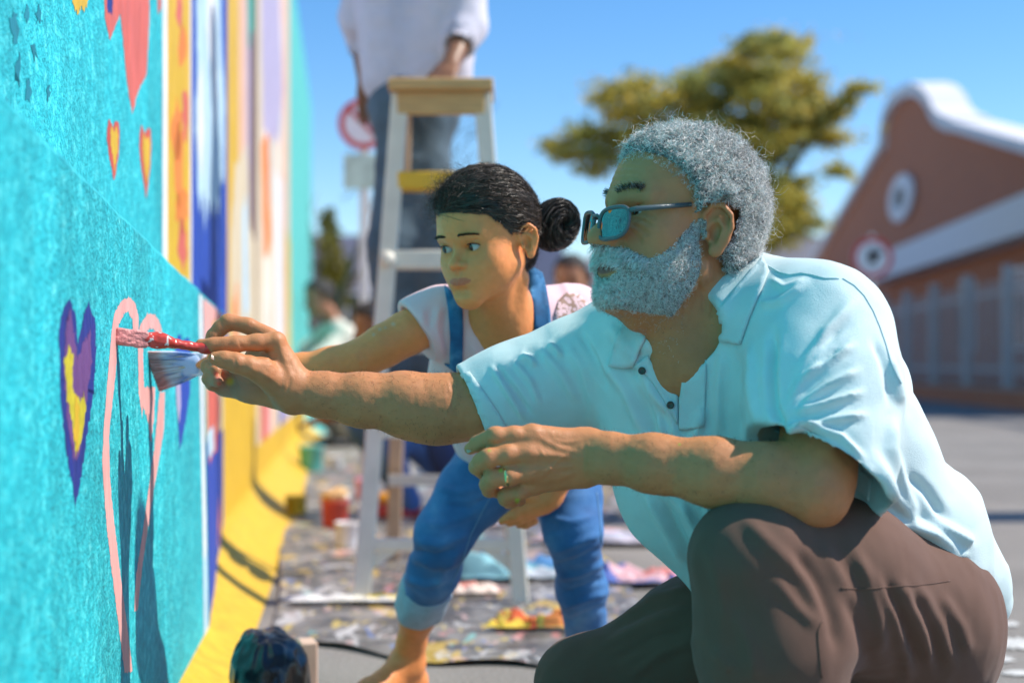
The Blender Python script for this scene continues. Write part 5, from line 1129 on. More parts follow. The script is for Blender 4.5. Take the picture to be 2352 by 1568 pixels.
hand(S, [((572,842,2.40,.0165),(512,828,2.385,.0110)), ((572,850,2.40,.0165),(508,846,2.385,.0110)), ((572,858,2.40,.0165),(512,864,2.39,.0105))],
     [[(512,828,2.385,.0095),(486,826,2.37,.0085),(470,834,2.365,.0075),(458,838,2.365,.0062)], [(508,846,2.385,.0095),(484,850,2.366,.0085),(478,858,2.38,.0075),(492,862,2.40,.0065)], [(512,864,2.39,.0090),(490,872,2.37,.0080),(484,876,2.385,.0072),(498,876,2.40,.0062)], [(548,835,2.385,.0105),(515,818,2.365,.0088),(486,812,2.360,.0072)]])
# left arm hanging to the knee, hand visible
px_chain(S, [(1325,730,2.50,.036), (1345,900,2.54,.033), (1325,1040,2.58,.028), (1262,1140,2.585,.0205), (1246,1152,2.585,.0185)], k=0.02)
hand(S, [((1246,1146,2.585,.0165),(1208,1160,2.575,.0115)), ((1246,1152,2.585,.0165),(1206,1172,2.575,.0115)), ((1246,1158,2.59,.0165),(1212,1182,2.585,.0105))],
     [[(1208,1160,2.575,.0095),(1186,1172,2.57,.0082),(1160,1190,2.57,.0060)], [(1206,1172,2.575,.0095),(1184,1184,2.57,.0082),(1152,1196,2.575,.0060)], [(1212,1182,2.585,.0090),(1194,1194,2.58,.0078),(1170,1202,2.58,.0060)], [(1226,1196,2.60,.0085),(1208,1204,2.595,.0070),(1192,1206,2.595,.0058)], [(1224,1142,2.57,.0100),(1182,1140,2.56,.0082),(1166,1160,2.56,.0062)]])
# hidden trunk, bare lower legs and feet
S.cone(P(1180, 860, 2.52), P(1215, 1030, 2.70), 0.085, 0.080, 0.05)
px_chain(S, [(1165,1050,2.70,.050), (1023,1225,2.66,.036), (985,1345,2.79,.034), (960,1410,2.84,.0350), (945,1475,2.88,.0270), (936,1520,2.90,.0270)], k=0.02)
px_chain(S, [(1290,1060,2.74,.050), (1316,1225,2.66,.036), (1346,1450,2.855,.028), (1352,1540,2.92,.026)], k=0.02)
def foot(S, ankle, heel, ball, toes):
    px_cone(S, ankle, heel, 0.02); px_cone(S, ankle, ball, 0.03); px_cone(S, heel, ball, 0.02)
    for t in toes: px_cone(S, ball, t, 0.012)
foot(S, (936,1520,2.90,.028), (950,1562,2.94,.026), (850,1590,2.82,.024), [(800,1606,2.78,.0115), (808,1612,2.755,.010), (820,1620,2.74,.009), (834,1624,2.735,.008)])
foot(S, (1352,1540,2.92,.028), (1362,1575,2.96,.026), (1300,1610,2.80,.024), [(1270,1625,2.755,.0115), (1282,1628,2.74,.010), (1296,1630,2.73,.009)])
Vg, Fg_ = S.mesh(0.0023); Ng = vnormals(Vg, Fg_)
Vg = folds(Vg, Ng, [([(1026,694),(1050,690),(1080,678)], -.0004, 5), ([(828,800),(836,826),(832,846)], -.0012, 6), ([(1128,600),(1140,630),(1130,660)], .0004, 20)])
Vg = Vg + Ng * (0.00025 * noise3(Vg, 160, 3))[:, None]
zl_g = lambda q: np.interp(q[:,1], [-.2,-.05,-.030,-.016,.004,.016,.028,.050,.072,.085,.2], [-.066,-.062,-.030,.026,.026,.008,.018,.040,.060,.067,.075]) + 0.003 * noise3(q, 90, 3)
qg = HG.inv(Vg); toneg = np.array((0.80, 0.285, 0.092)); Cg = np.tile(toneg, (len(Vg), 1))
hdg = (np.linalg.norm(qg - np.array((0, 0.02, 0.01)), axis=1) < 0.15) & (qg[:, 2] > -0.115)
Cg[hdg] = head_colour(qg[hdg], EG, toneg, (0.60, 0.155, 0.080), True); Cg *= (1 + 0.06 * noise3(Vg, 30, 8) + 0.04 * noise3(Vg, 110, 9))[:, None]
ug, vg = proj(Vg); hs = (np.clip((qg[:,2] - zl_g(qg) + 0.004) / 0.016, 0, 1) * hdg * ~ear_zone(qg))[:, None]; Cg = Cg * (1 - hs) + hs * np.array((0.030, 0.019, 0.014))
for (a, b, w) in ((858,768,3),(872,756,3),(885,752,2.5),(903,744,4)):
    g = gauss(np.hypot(ug - a, vg - b), w)[:, None] * 0.6; Cg = Cg * (1 - g) + g * np.array((0.5,0.42,0.36))
M_skin2 = skin_mat('brown_skin', 0.45); body_g = obj('body', Vg, Fg_, M_skin2, girl, colr=Cg); bvh_g = bvh_of(Vg, Fg_)
look = unit((-0.42, 1, -0.10))
for s in (1, -1):
    v, f, c = eyeball(HG, s, EG, look, (0.030, 0.013, 0.006)); obj('eye', v, f, M_eye, body_g, colr=c)
    mb = MB(); pts = []
    for a in np.linspace(-1.02, 1.02, 15):
        x = s*EG['ex'] + 0.0158*a; z = EG['ez'] + (EG['slot'] if 'slot' in EG else 0.0057) * math.sqrt(max(0, 1 - 0.9*a*a)) * 0.98 - 0.0006
        y = EG['ey'] + math.sqrt(max(1e-6, (EG['er']*1.20)**2 - (0.0145*a)**2 - (z - EG['ez'])**2)) + 0.0004; pts.append(HG((x, y, z)))
    mb.tube(pts, [0.0003] + [0.00085]*13 + [0.0005], 6); mb.build('eyelid_line', mat('lash', (0.012, 0.009, 0.008), rough=0.6), body_g, True)
mb = MB(); mb.tube([HG((x, EG['lipy'] + 0.0030 - 0.0105 * (x / EG['lw']) ** 2, EG['lipz'] - 0.0006 - 0.0008 * math.cos(x / EG['lw'] * 3.1))) for x in np.linspace(-EG['lw']*1.02, EG['lw']*1.02, 15)], [0.0005] + [0.0011]*13 + [0.0005], 8); mb.build('lip_gap_shade', mat('painted_seam_shade', (0.16, 0.045, 0.03), rough=0.5), body_g, True)  # lip seam laid on as a dark tube; its colour stands for groove shade
M_hairg = hair_mat('black_hair', 0.42, 0.34)
for s in (1, -1):
    n = 320; t = rw.random(n); px = s * (0.0135 + 0.037 * t); pz = 0.0292 + 0.0030 * np.sin(t * 2.6) - 0.0040 * t + rw.normal(size=n) * 0.0009 * (1.3 - 0.9*t)
    rts, dr = [], []
    for a in np.stack([px, np.full(n, 0.14), pz], 1):
        hit = bvh_g.ray_cast(Vector(HG(a)), Vector(-HG.R[:, 1]))
        if hit[0] is not None: rts.append(np.array(hit[0])); dr.append(HG.R @ np.array((s * 0.9, 0.25, 0.25 + rw.normal()*0.15)))
    V, F, m = strands(np.array(rts), np.array(dr), 0.004 + 0.003 * rw.random(len(rts)), 0.00021, 3, 0.02, 0.5, 0.0, 61)
    tag(obj('eyebrow', V, F, M_hairg, body_g, colr=np.tile((0.035,0.021,0.013), (len(V), 1))), kind='stuff')
# ---- hair drawn back into a bun
zl = zl_g(qg)
wg = np.clip((qg[:,2] - zl) / 0.030, 0, 1) ** 0.8 * hdg * ~ear_zone(qg) * (np.linalg.norm(qg - np.array((0,-.004,.042)), axis=1) < 0.125)
Vc, Fc, ids = cap(Vg, Fg_, Ng, wg ** 1.6, 0.0055 + 0.005 * np.clip(1 - np.abs(qg[:,1] - 0.0) / 0.09, 0, 1) + 0.0012 * noise3(Vg, 60, 2))
hairg = obj('hair', Vc, Fc, mat('black_hair_base', (0.022, 0.016, 0.013), rough=0.5), girl)
SC = np.array((0.0745, 0.097, 0.088)); CC = np.array((0, -0.004, 0.042)); bun_l = HG.inv(P(1262, 528, 2.385)); bd = unit((bun_l - CC) / SC)
def flow(n, seed, frac=(0.25, 0.6), m=9, lift=(0.0, 0.004), rad=0.00042, wig=0.03, cols=None):
    p, d = scatter(Vc, Fc, (wg[ids] > 0.03) * 1.0, n, seed); r = np.random.default_rng(seed); a = (HG.inv(p) - CC) / SC; R0 = np.linalg.norm(a, axis=1, keepdims=True); a = a / R0
    om = np.arccos(np.clip(a @ bd, -0.999, 0.999))[:, None]; fr_ = r.uniform(*frac, size=(n, 1)); lf = r.uniform(*lift, size=(n, 1)); ph = r.random((n, 1)) * 6.28; out = []
    side = np.cross(a, bd); side /= np.linalg.norm(side, axis=1, keepdims=True) + 1e-6
    for i in range(m):
        t = i / (m - 1) * fr_; q = (np.sin((1-t)*om) * a + np.sin(t*om) * bd) / np.sin(om)
        q = q + side * (wig * np.sin(ph + t * 14) * np.minimum(1, t * 6)); q /= np.linalg.norm(q, axis=1, keepdims=True)
        rr = R0 * (1 - t) + (R0 * 0.5 + 0.5 * 1.05) * t + (lf / 0.08) * np.sin(np.pi * np.minimum(1, i / (m - 1) * 1.2))
        out.append(HG(CC + q * SC * rr))
    V, F, k = tubes_from_paths(np.stack(out, 1), rad * (0.7 + 0.6 * r.random(n)), 0.5)
    c = np.array((0.055, 0.038, 0.028)) * (0.4 + 2.2 * r.random(n) ** 2)[:, None]; c[r.random(n) < 0.08] = (0.15, 0.10, 0.07)
    return V, F, np.repeat(c, k, 0)
def frizz(n, ln, seed, w, curl=0.25):
    return curly(Vc, Fc, w, n, ln, curl, 1.5, 0.00018, seed, light=0.0, spread=0.8, dark=(0.03,0.02,0.014), nseg=6)
qc = HG.inv(Vc)
hair_obj('hair_strands', [flow(16000, 81, wig=0.03, lift=(0.0, 0.004), rad=0.00030), flow(3500, 83, (0.1, 0.35), lift=(0.002, 0.007), wig=0.07, rad=0.00024), frizz(900, 0.016, 85, wg[ids]), frizz(700, 0.030, 86, wg[ids] * (qc[:,1] > 0.045) * (qc[:,2] > 0.05) * (qc[:,0] < 0.02), 0.3), frizz(300, 0.02, 87, wg[ids] * (qc[:,2] < -0.01))], hairg, M_hairg)
# bun: strands wound in a coil
bc = P(1278, 524, 2.370); bx = unit(np.array((0.55, -0.62, 0.12))); Bb = basis(bx, (0.1, 0.1, 1)); n = 2600; r = np.random.default_rng(91); m = 22
t = np.linspace(0, 1, m)[None, :]; th0 = r.random((n, 1)) * 6.28; turns = 0.75 + 0.5 * r.random((n, 1)); ang = th0 + t * turns * 6.28
Rr = 0.0215 + 0.0060 * np.sin(ang * 1 + 0.5); ro = 0.0215 * (0.72 + 0.30 * r.random((n, 1))); po = r.random((n, 1)) * 6.28 + ang * 0.55 + 0.5 * np.sin(th0 * 3)
off_r = ro * np.cos(po); off_a = ro * np.sin(po) * 1.25
rad_ = Rr + off_r; hgt = off_a * 0.9 + 0.008 * np.sin(ang) + 0.004 * np.sin(2 * ang + th0)
pth = bc + (rad_ * np.cos(ang))[..., None] * Bb[:, 0] + (rad_ * np.sin(ang))[..., None] * Bb[:, 2] + hgt[..., None] * Bb[:, 1]
V, F, k = tubes_from_paths(pth, 0.00050 * (0.7 + 0.6 * r.random(n)), 0.7); c = np.repeat(np.array((0.034, 0.024, 0.018)) * (0.4 + 2.0 * r.random(n) ** 2)[:, None], k, 0)
S = SDF()
for a in range(12):
    a0, a1 = a/12*6.283, (a+1)/12*6.283; S.cone(bc + 0.0215*(math.cos(a0)*Bb[:,0] + math.sin(a0)*Bb[:,2]), bc + 0.0215*(math.cos(a1)*Bb[:,0] + math.sin(a1)*Bb[:,2]), 0.0150, 0.0150, 0.004)
S.ell(bc, (0.012, 0.012, 0.012), k=0.006); S.cone(bc, P(1238, 535, 2.40), 0.012, 0.020, 0.01); Vb2, Fb2 = S.mesh(0.003)
bun = obj('bun', Vb2, Fb2, mat('black_bun_base', (0.014, 0.011, 0.010), rough=0.5), girl)
hair_obj('bun_strands', [(V, F, c), curly(Vb2, Fb2, np.ones(len(Vb2)), 350, 0.014, 0.3, 1.3, 0.00020, 93, light=0.0, spread=1.0, dark=(0.03,0.02,0.014))], bun, M_hairg)
# ---- tee shirt
S = SDF()
px_chain(S, [(1075,770,2.46,.066), (1100,880,2.56,.078), (1150,1000,2.68,.088)], k=0.06); px_chain(S, [(1265,770,2.49,.066), (1260,880,2.58,.078), (1250,1000,2.69,.088)], k=0.06)
S.cone(P(1170, 800, 2.49), P(1190, 960, 2.64), 0.085, 0.095, 0.06); S.cone(nbg, P(1010, 735, 2.43), 0.040, 0.045, 0.05); S.cone(P(1195, 725, 2.45), P(1320, 728, 2.50), 0.042, 0.048, 0.05)
px_chain(S, [(1015,725,2.43,.050), (960,752,2.415,.048), (915,775,2.405,.046)], k=0.03); px_chain(S, [(1320,728,2.50,.052), (1345,800,2.52,.050), (1350,850,2.53,.048)], k=0.03)
S.cone(P(1150, 690, 2.42), P(1110, 560, 2.36), 0.046, 0.08, 0.006, 's'); S.ell(P(1146, 722, 2.375), (0.050, 0.07, 0.048), k=0.006, op='s')
S.cone(P(945, 758, 2.41), P(840, 815, 2.39), 0.0405, 0.046, 0.003, 's')
sub_half(S, P(951, 752, 2.41), P(870, 790, 2.39) - P(951, 740, 2.41), P(880, 790, 2.39), 0.11)
Vsh, Fsh = S.mesh(0.0036); Nsh = vnormals(Vsh, Fsh)
Vsh = folds(Vsh, Nsh, [([(1010,700),(1000,750),(1020,820)], .005, 9), ([(990,700),(980,760),(990,800)], -.003, 8), ([(1030,700),(1020,760),(1030,830)], -.004, 8), ([(965,710),(985,760),(1000,790)], .003, 7), ([(1080,790),(1110,830),(1120,870)], .003, 10), ([(1180,800),(1170,850)], .003, 12), ([(1290,640),(1310,680),(1340,720)], .003, 10)])
Vsh = Vsh + Nsh * (0.0012 * noise3(Vsh, 24, 6))[:, None]
def lace_mat():
    m = cloth_mat('pink_lace', (0.66, 0.50, 0.52)); N, Lk = m.node_tree.nodes, m.node_tree.links; b = N['Principled BSDF']
    tc = N.new('ShaderNodeTexCoord'); vo = N.new('ShaderNodeTexVoronoi'); vo.feature = 'F1'; vo.inputs['Scale'].default_value = 125; Lk.new(tc.outputs['Object'], vo.inputs['Vector'])
    cr = N.new('ShaderNodeValToRGB'); cr.color_ramp.interpolation = 'LINEAR'; E_ = cr.color_ramp.elements
    while len(E_) < 5: E_.new(0.5)
    for e_, (p_, c_) in zip(E_, ((0.0, (0.45,0.28,0.22)), (0.16, (0.45,0.28,0.22)), (0.22, (0.80,0.56,0.58)), (0.50, (0.80,0.56,0.58)), (0.60, (0.40,0.25,0.19)))): e_.position = p_; e_.color = (*c_, 1)
    Lk.new(vo.outputs['Distance'], cr.inputs['Fac']); Lk.new(cr.outputs['Color'], b.inputs['Base Color']); return m
M_pinktee = cloth_mat('pale_pink_jersey', (0.84, 0.55, 0.58)); tee = obj('tee_shirt', Vsh, Fsh, M_pinktee, girl); bvh_tee = bvh_of(Vsh, Fsh)
drape('lace_panel', [(1282,690),(1300,672),(1330,676),(1352,700),(1360,730),(1350,756),(1310,762),(1280,760),(1272,725)], bvh_tee, 0.001, lace_mat(), tee, step=8, lift=0.0015, smooth_it=2)
# ---- denim dungarees
M_denim = mat('blue_denim', rough=0.8, vscale=14, ramp=[(0.30, (0.018,0.10,0.28)), (0.48, (0.03,0.15,0.38)), (0.62, (0.06,0.20,0.45)), (0.78, (0.14,0.32,0.56))], bump=0.4, bscale=900, bdist=0.001, detail=5, sheen=0.05)
M_denim2 = mat('turned_up_denim', (0.36, 0.45, 0.54), rough=0.8, var=0.15, vscale=60, bump=0.4, bscale=900, bdist=0.001)
S = SDF(); S.ell(P(1222, 1040, 2.72), (0.125, 0.11, 0.10), k=0.05)
px_chain(S, [(1165,1040,2.70,.080), (1088,1130,2.675,.064), (1022,1222,2.66,.052), (996,1310,2.75,.048), (976,1362,2.81,.0460)], k=0.03)
px_chain(S, [(1285,1050,2.74,.078), (1306,1140,2.70,.058), (1316,1220,2.66,.050), (1336,1350,2.76,.045), (1350,1470,2.86,.042)], k=0.03)
px_chain(S, [(1180,900,2.60,.085), (1200,1010,2.69,.10)], k=0.05)
Vj, Fj = S.mesh(0.0045); Nj = vnormals(Vj, Fj)
jf = [(a_, b_ * 1.4, c_) for a_, b_, c_ in [([(955,1240),(1010,1250),(1080,1225)], .006, 10), ([(945,1280),(1000,1300),(1060,1290)], .006, 10), ([(1000,1120),(1060,1130),(1130,1110)], .005, 10), ([(1010,1160),(1080,1165),(1130,1140)], -.004, 9), ([(940,1262),(1000,1278),(1050,1262)], -.006, 8), ([(930,1330),(980,1345),(1030,1330)], .005, 9), ([(970,1200),(1020,1205),(1090,1180)], .004, 9), ([(1060,1260),(1020,1310),(1000,1350)], .004, 8),
  ([(1262,1190),(1310,1200),(1370,1180)], .004, 9), ([(1270,1270),(1320,1250),(1380,1225)], .006, 9), ([(1275,1300),(1330,1285),(1388,1255)], -.005, 8), ([(1275,1330),(1330,1318),(1390,1290)], .006, 9), ([(1285,1365),(1340,1350),(1395,1325)], -.005, 8), ([(1290,1395),(1340,1380),(1398,1360)], .006, 9), ([(1295,1430),(1345,1410),(1400,1390)], -.004, 8), ([(1150,1000),(1120,1060),(1100,1100)], .004, 10)]]
Vj = folds(Vj, Nj, jf); Vj = Vj + Nj * (0.0016 * noise3(Vj, 20, 6) - 0.0022 * np.abs(noise3(Vj * (0.6, 1, 1.3), 26, 9)))[:, None]
dun = obj('dungarees', Vj, Fj, M_denim, girl); bvh_j = bvh_of(Vj, Fj)
M_dstitch = cloth_mat('denim_seam', (0.16, 0.32, 0.52)); seam([(1370,1130),(1376,1180),(1380,1230),(1386,1290),(1392,1350),(1396,1410)], bvh_j, 0.0012, M_dstitch, dun); seam([(1150,1100),(1110,1170),(1080,1230),(1060,1290),(1030,1350)], bvh_j, 0.0012, M_dstitch, dun)
def cuff(a, b, r0, r1, name, par, m):
    a, b = np.array(a), np.array(b); B = basis(b - a); V, F = [], []; n = 40; L = np.linalg.norm(b - a)
    prof = [(r0 - 0.004, 0.0), (r0, -0.002), (r0 + 0.004, 0.004), (r0*0.5 + r1*0.5 + 0.004, L*0.5), (r1 + 0.005, L - 0.004), (r1 + 0.002, L + 0.002), (r1 - 0.004, L)]
    for i, (r_, h) in enumerate(prof):
        for j in range(n):
            t = 2*math.pi*j/n; w = 0.0022*math.sin(3*t + i*0.5) + 0.0012*math.sin(7*t + 1); V.append(a + B[:,1]*(h + 0.003*math.sin(2*t+0.6)) + (r_ + w)*(math.cos(t)*B[:,0] + math.sin(t)*B[:,2]))
    for i in range(len(prof)-1):
        for j in range(n): F.append((i*n+j, i*n+(j+1) % n, (i+1)*n+(j+1) % n, (i+1)*n+j))
    return obj(name, V, F, m, par)
cuff(P(984,1344,2.80), P(960,1402,2.845), 0.0490, 0.0460, 'turn_up', dun, M_denim2)
M_strap = mat('strap_denim', rough=0.8, vscale=30, ramp=[(0.30, (0.008,0.075,0.19)), (0.55, (0.018,0.15,0.34)), (0.78, (0.12,0.34,0.58))], bump=0.4, bscale=900, bdist=0.001)
drape('strap', [(1020,656),(1042,676),(1062,700),(1064,760),(1062,850),(1056,862),(1022,834),(1034,836),(1034,780),(1030,715)], bvh_tee, 0.0035, M_strap, dun, step=9, lift=0.002, smooth_it=3)
drape('strap', [(1208,620),(1226,614),(1244,626),(1256,665),(1264,720),(1268,792),(1230,796),(1226,740),(1218,690)], bvh_tee, 0.0035, M_strap, dun, step=9, lift=0.002, smooth_it=8)
# ---- the wide brush she dabs with
wb0 = P(345, 850, 2.372)
wbr = empty('paintbrush', wb0, 'wide flat paintbrush smeared blue and white with pink bristle tips against the wall', 'paintbrush')
n = 2600; r = np.random.default_rng(97); a = r.random(n); b = r.normal(size=n) * 0.30
U0 = 334 + 34 * a * 1.0 + 2*r.normal(size=n); V0 = 806 + 92 * a; D0 = 2.345 + 0.05 * a + 0.010 * b
U1 = 452 + 10 * a; V1 = 812 + 46 * a; D1 = 2.375 + 0.006 * b
p0 = np.stack([P(*x) for x in zip(U0, V0, D0)]); p1 = np.stack([P(*x) for x in zip(U1, V1, D1)])
m = 7; t = np.linspace(0, 1, m)[None, :, None]; pth = p1[:, None] * (1 - t) + p0[:, None] * t + np.sin(t * 3.1) * r.normal(size=(n, 1, 3)) * 0.0012
V, F, k = tubes_from_paths(pth, 0.00075, 0.6)
uu, vv = proj(V); f_ = np.clip((uu - 352 - (vv - 806) * 0.42 + 5 * noise3(V, 120, 3)) / 8, 0, 1)[:, None]
blue = np.where((noise3(V, 70, 5) > 0.05)[:, None], np.array((0.20,0.36,0.72)), np.array((0.70,0.76,0.85))); blue = np.where((noise3(V, 110, 9) > 0.72)[:, None], np.array((0.70,0.48,0.05)), blue)
hair_obj('bristles', [(V, F, np.array((0.76,0.42,0.40)) * (1 - f_) + blue * f_)], wbr, mat('painted_bristles', rough=0.45, attr='Col'))
S = SDF(); S.tube([(P(350, 830, 2.366), 0.004), (P(446, 834, 2.375), 0.005)], k=0.005)
for a_ in (0.1, 0.3, 0.5, 0.7, 0.9): S.cone(P(352 + 30*a_, 808 + 84*a_, 2.355 + 0.045*a_), P(452, 815 + 42*a_, 2.376), 0.0035, 0.006, 0.012)
V, F = S.mesh(0.0025); u_b, v_b = proj(V); fb = np.clip((u_b - 352 - (v_b - 806) * 0.42) / 8, 0, 1)[:, None]; obj('bristle_core', V, F, mat('painted_bristle_core', rough=0.5, attr='Col'), wbr, colr=np.array((0.74,0.42,0.40)) * (1 - fb) + np.array((0.42,0.54,0.78)) * fb)
S = SDF(); S.tube([(P(446, 834, 2.375), 0.0150), (P(466, 836, 2.380), 0.0160)], k=0.005); fe_c = P(456, 836, 2.378)
S = SDF(); S.box(fe_c, (0.012, 0.0085, 0.020), basis((0.05, 1, 0)), 0.004, 0.005); S.cone(P(464, 838, 2.38), P(600, 856, 2.41), 0.009, 0.007, 0.01); V, F = S.mesh(0.002)
obj('handle', V, F, mat('white_smeared_handle', (0.62, 0.64, 0.72), rough=0.4, var=0.3, vscale=70), wbr)
# ------------------------------------------------------------------ step ladder
M_alu = mat('white_aluminium', (0.66, 0.62, 0.54), rough=0.45, var=0.10, vscale=12, metal=0.0); M_wood = mat('pale_wood', (0.55, 0.34, 0.14), rough=0.6, var=0.2, vscale=4, aniso=(3, 30, 30), bump=0.2)
M_yrung = mat('yellow_rung', (0.68, 0.40, 0.02), rough=0.5, var=0.15, vscale=15)
ld = empty('step_ladder', (P(1010, 838, 4.1)[0], 4.1, 0), 'white step ladder with wooden top tread and yellow rung', 'ladder')
zt = P(0, 215, 4.15)[2]
tl, tr = P(920, 215, 4.15), P(1108, 225, 4.15); bl, b_r = P(830, 1388, 4.04), P(1196, 1385, 4.04); bl[2] = b_r[2] = 0.0
tl[2] = tr[2] = zt
fl_, fr__ = bl + (0.02, 0.85, 0), b_r + (-0.02, 0.85, 0); tl2, tr2 = tl + (0.0, 0.14, 0), tr + (0.0, 0.14, 0)
for a, b in ((bl, tl), (b_r, tr)): mb = MB(); mb.bar(a, b, 0.034, 0.050, up=(1,0,0), bev=0.004); mb.build('front_rail', M_alu, ld)
for a, b in ((fl_, tl2), (fr__, tr2)): mb = MB(); mb.bar(a, b, 0.026, 0.046, up=(1,0,0), bev=0.003); mb.build('rear_rail', mat('tan_rail', (0.50, 0.36, 0.25), rough=0.6, var=0.1), ld)
def at_v(v): t = (bl[2] - P(0, v, 4.1)[2]) / (bl[2] - zt); return bl + (tl - bl)*t, b_r + (tr - b_r)*t
for v, m_, h in ((412, M_yrung, 0.050), (595, M_alu, 0.052), (790, M_alu, 0.05), (985, M_alu, 0.05)):
    a, b = at_v(v); mb = MB(); mb.box((a + b)/2 + (0, 0.03, 0), (np.linalg.norm(b - a)/2 - 0.012, 0.05, h/2), bev=0.004); mb.build('tread', m_, ld)
a, b = at_v(1245); mb = MB(); mb.bar(a, b, 0.03, 0.034, bev=0.004); mb.build('brace', M_alu, ld)
for s_, a0 in ((1, a), (-1, b)): q0 = a0 + (b - a)*0.22*s_; q1 = a0 + (bl - tl)*0.045; mb = MB(); mb.bar(q0, q1, 0.012, 0.03); mb.build('gusset', M_alu, ld)
mb = MB(); mb.bar(fl_ + (0,-0.2,0.30), fr__ + (0,-0.2,0.30), 0.02, 0.035); mb.build('rear_brace', M_alu, ld)
ctop = (tl + tr)/2 + (0, 0.06, 0.020)
mb = MB(); mb.box(ctop, (0.152, 0.115, 0.016), bev=0.004); mb.build('top_tread', M_wood, ld)
mb = MB(); mb.box(ctop + (0, -0.072, -0.050), (0.128, 0.011, 0.034), bev=0.003); mb.build('apron', M_wood, ld)
for s_ in (1, -1):
    p_ = at_v(595)[0 if s_ > 0 else 1]; mb = MB(); mb.tube([p_ + (0, -0.035, 0), p_ + (0, 0.02, 0)], 0.024, 12); mb.build('hinge_bolt', M_alu, ld, True)
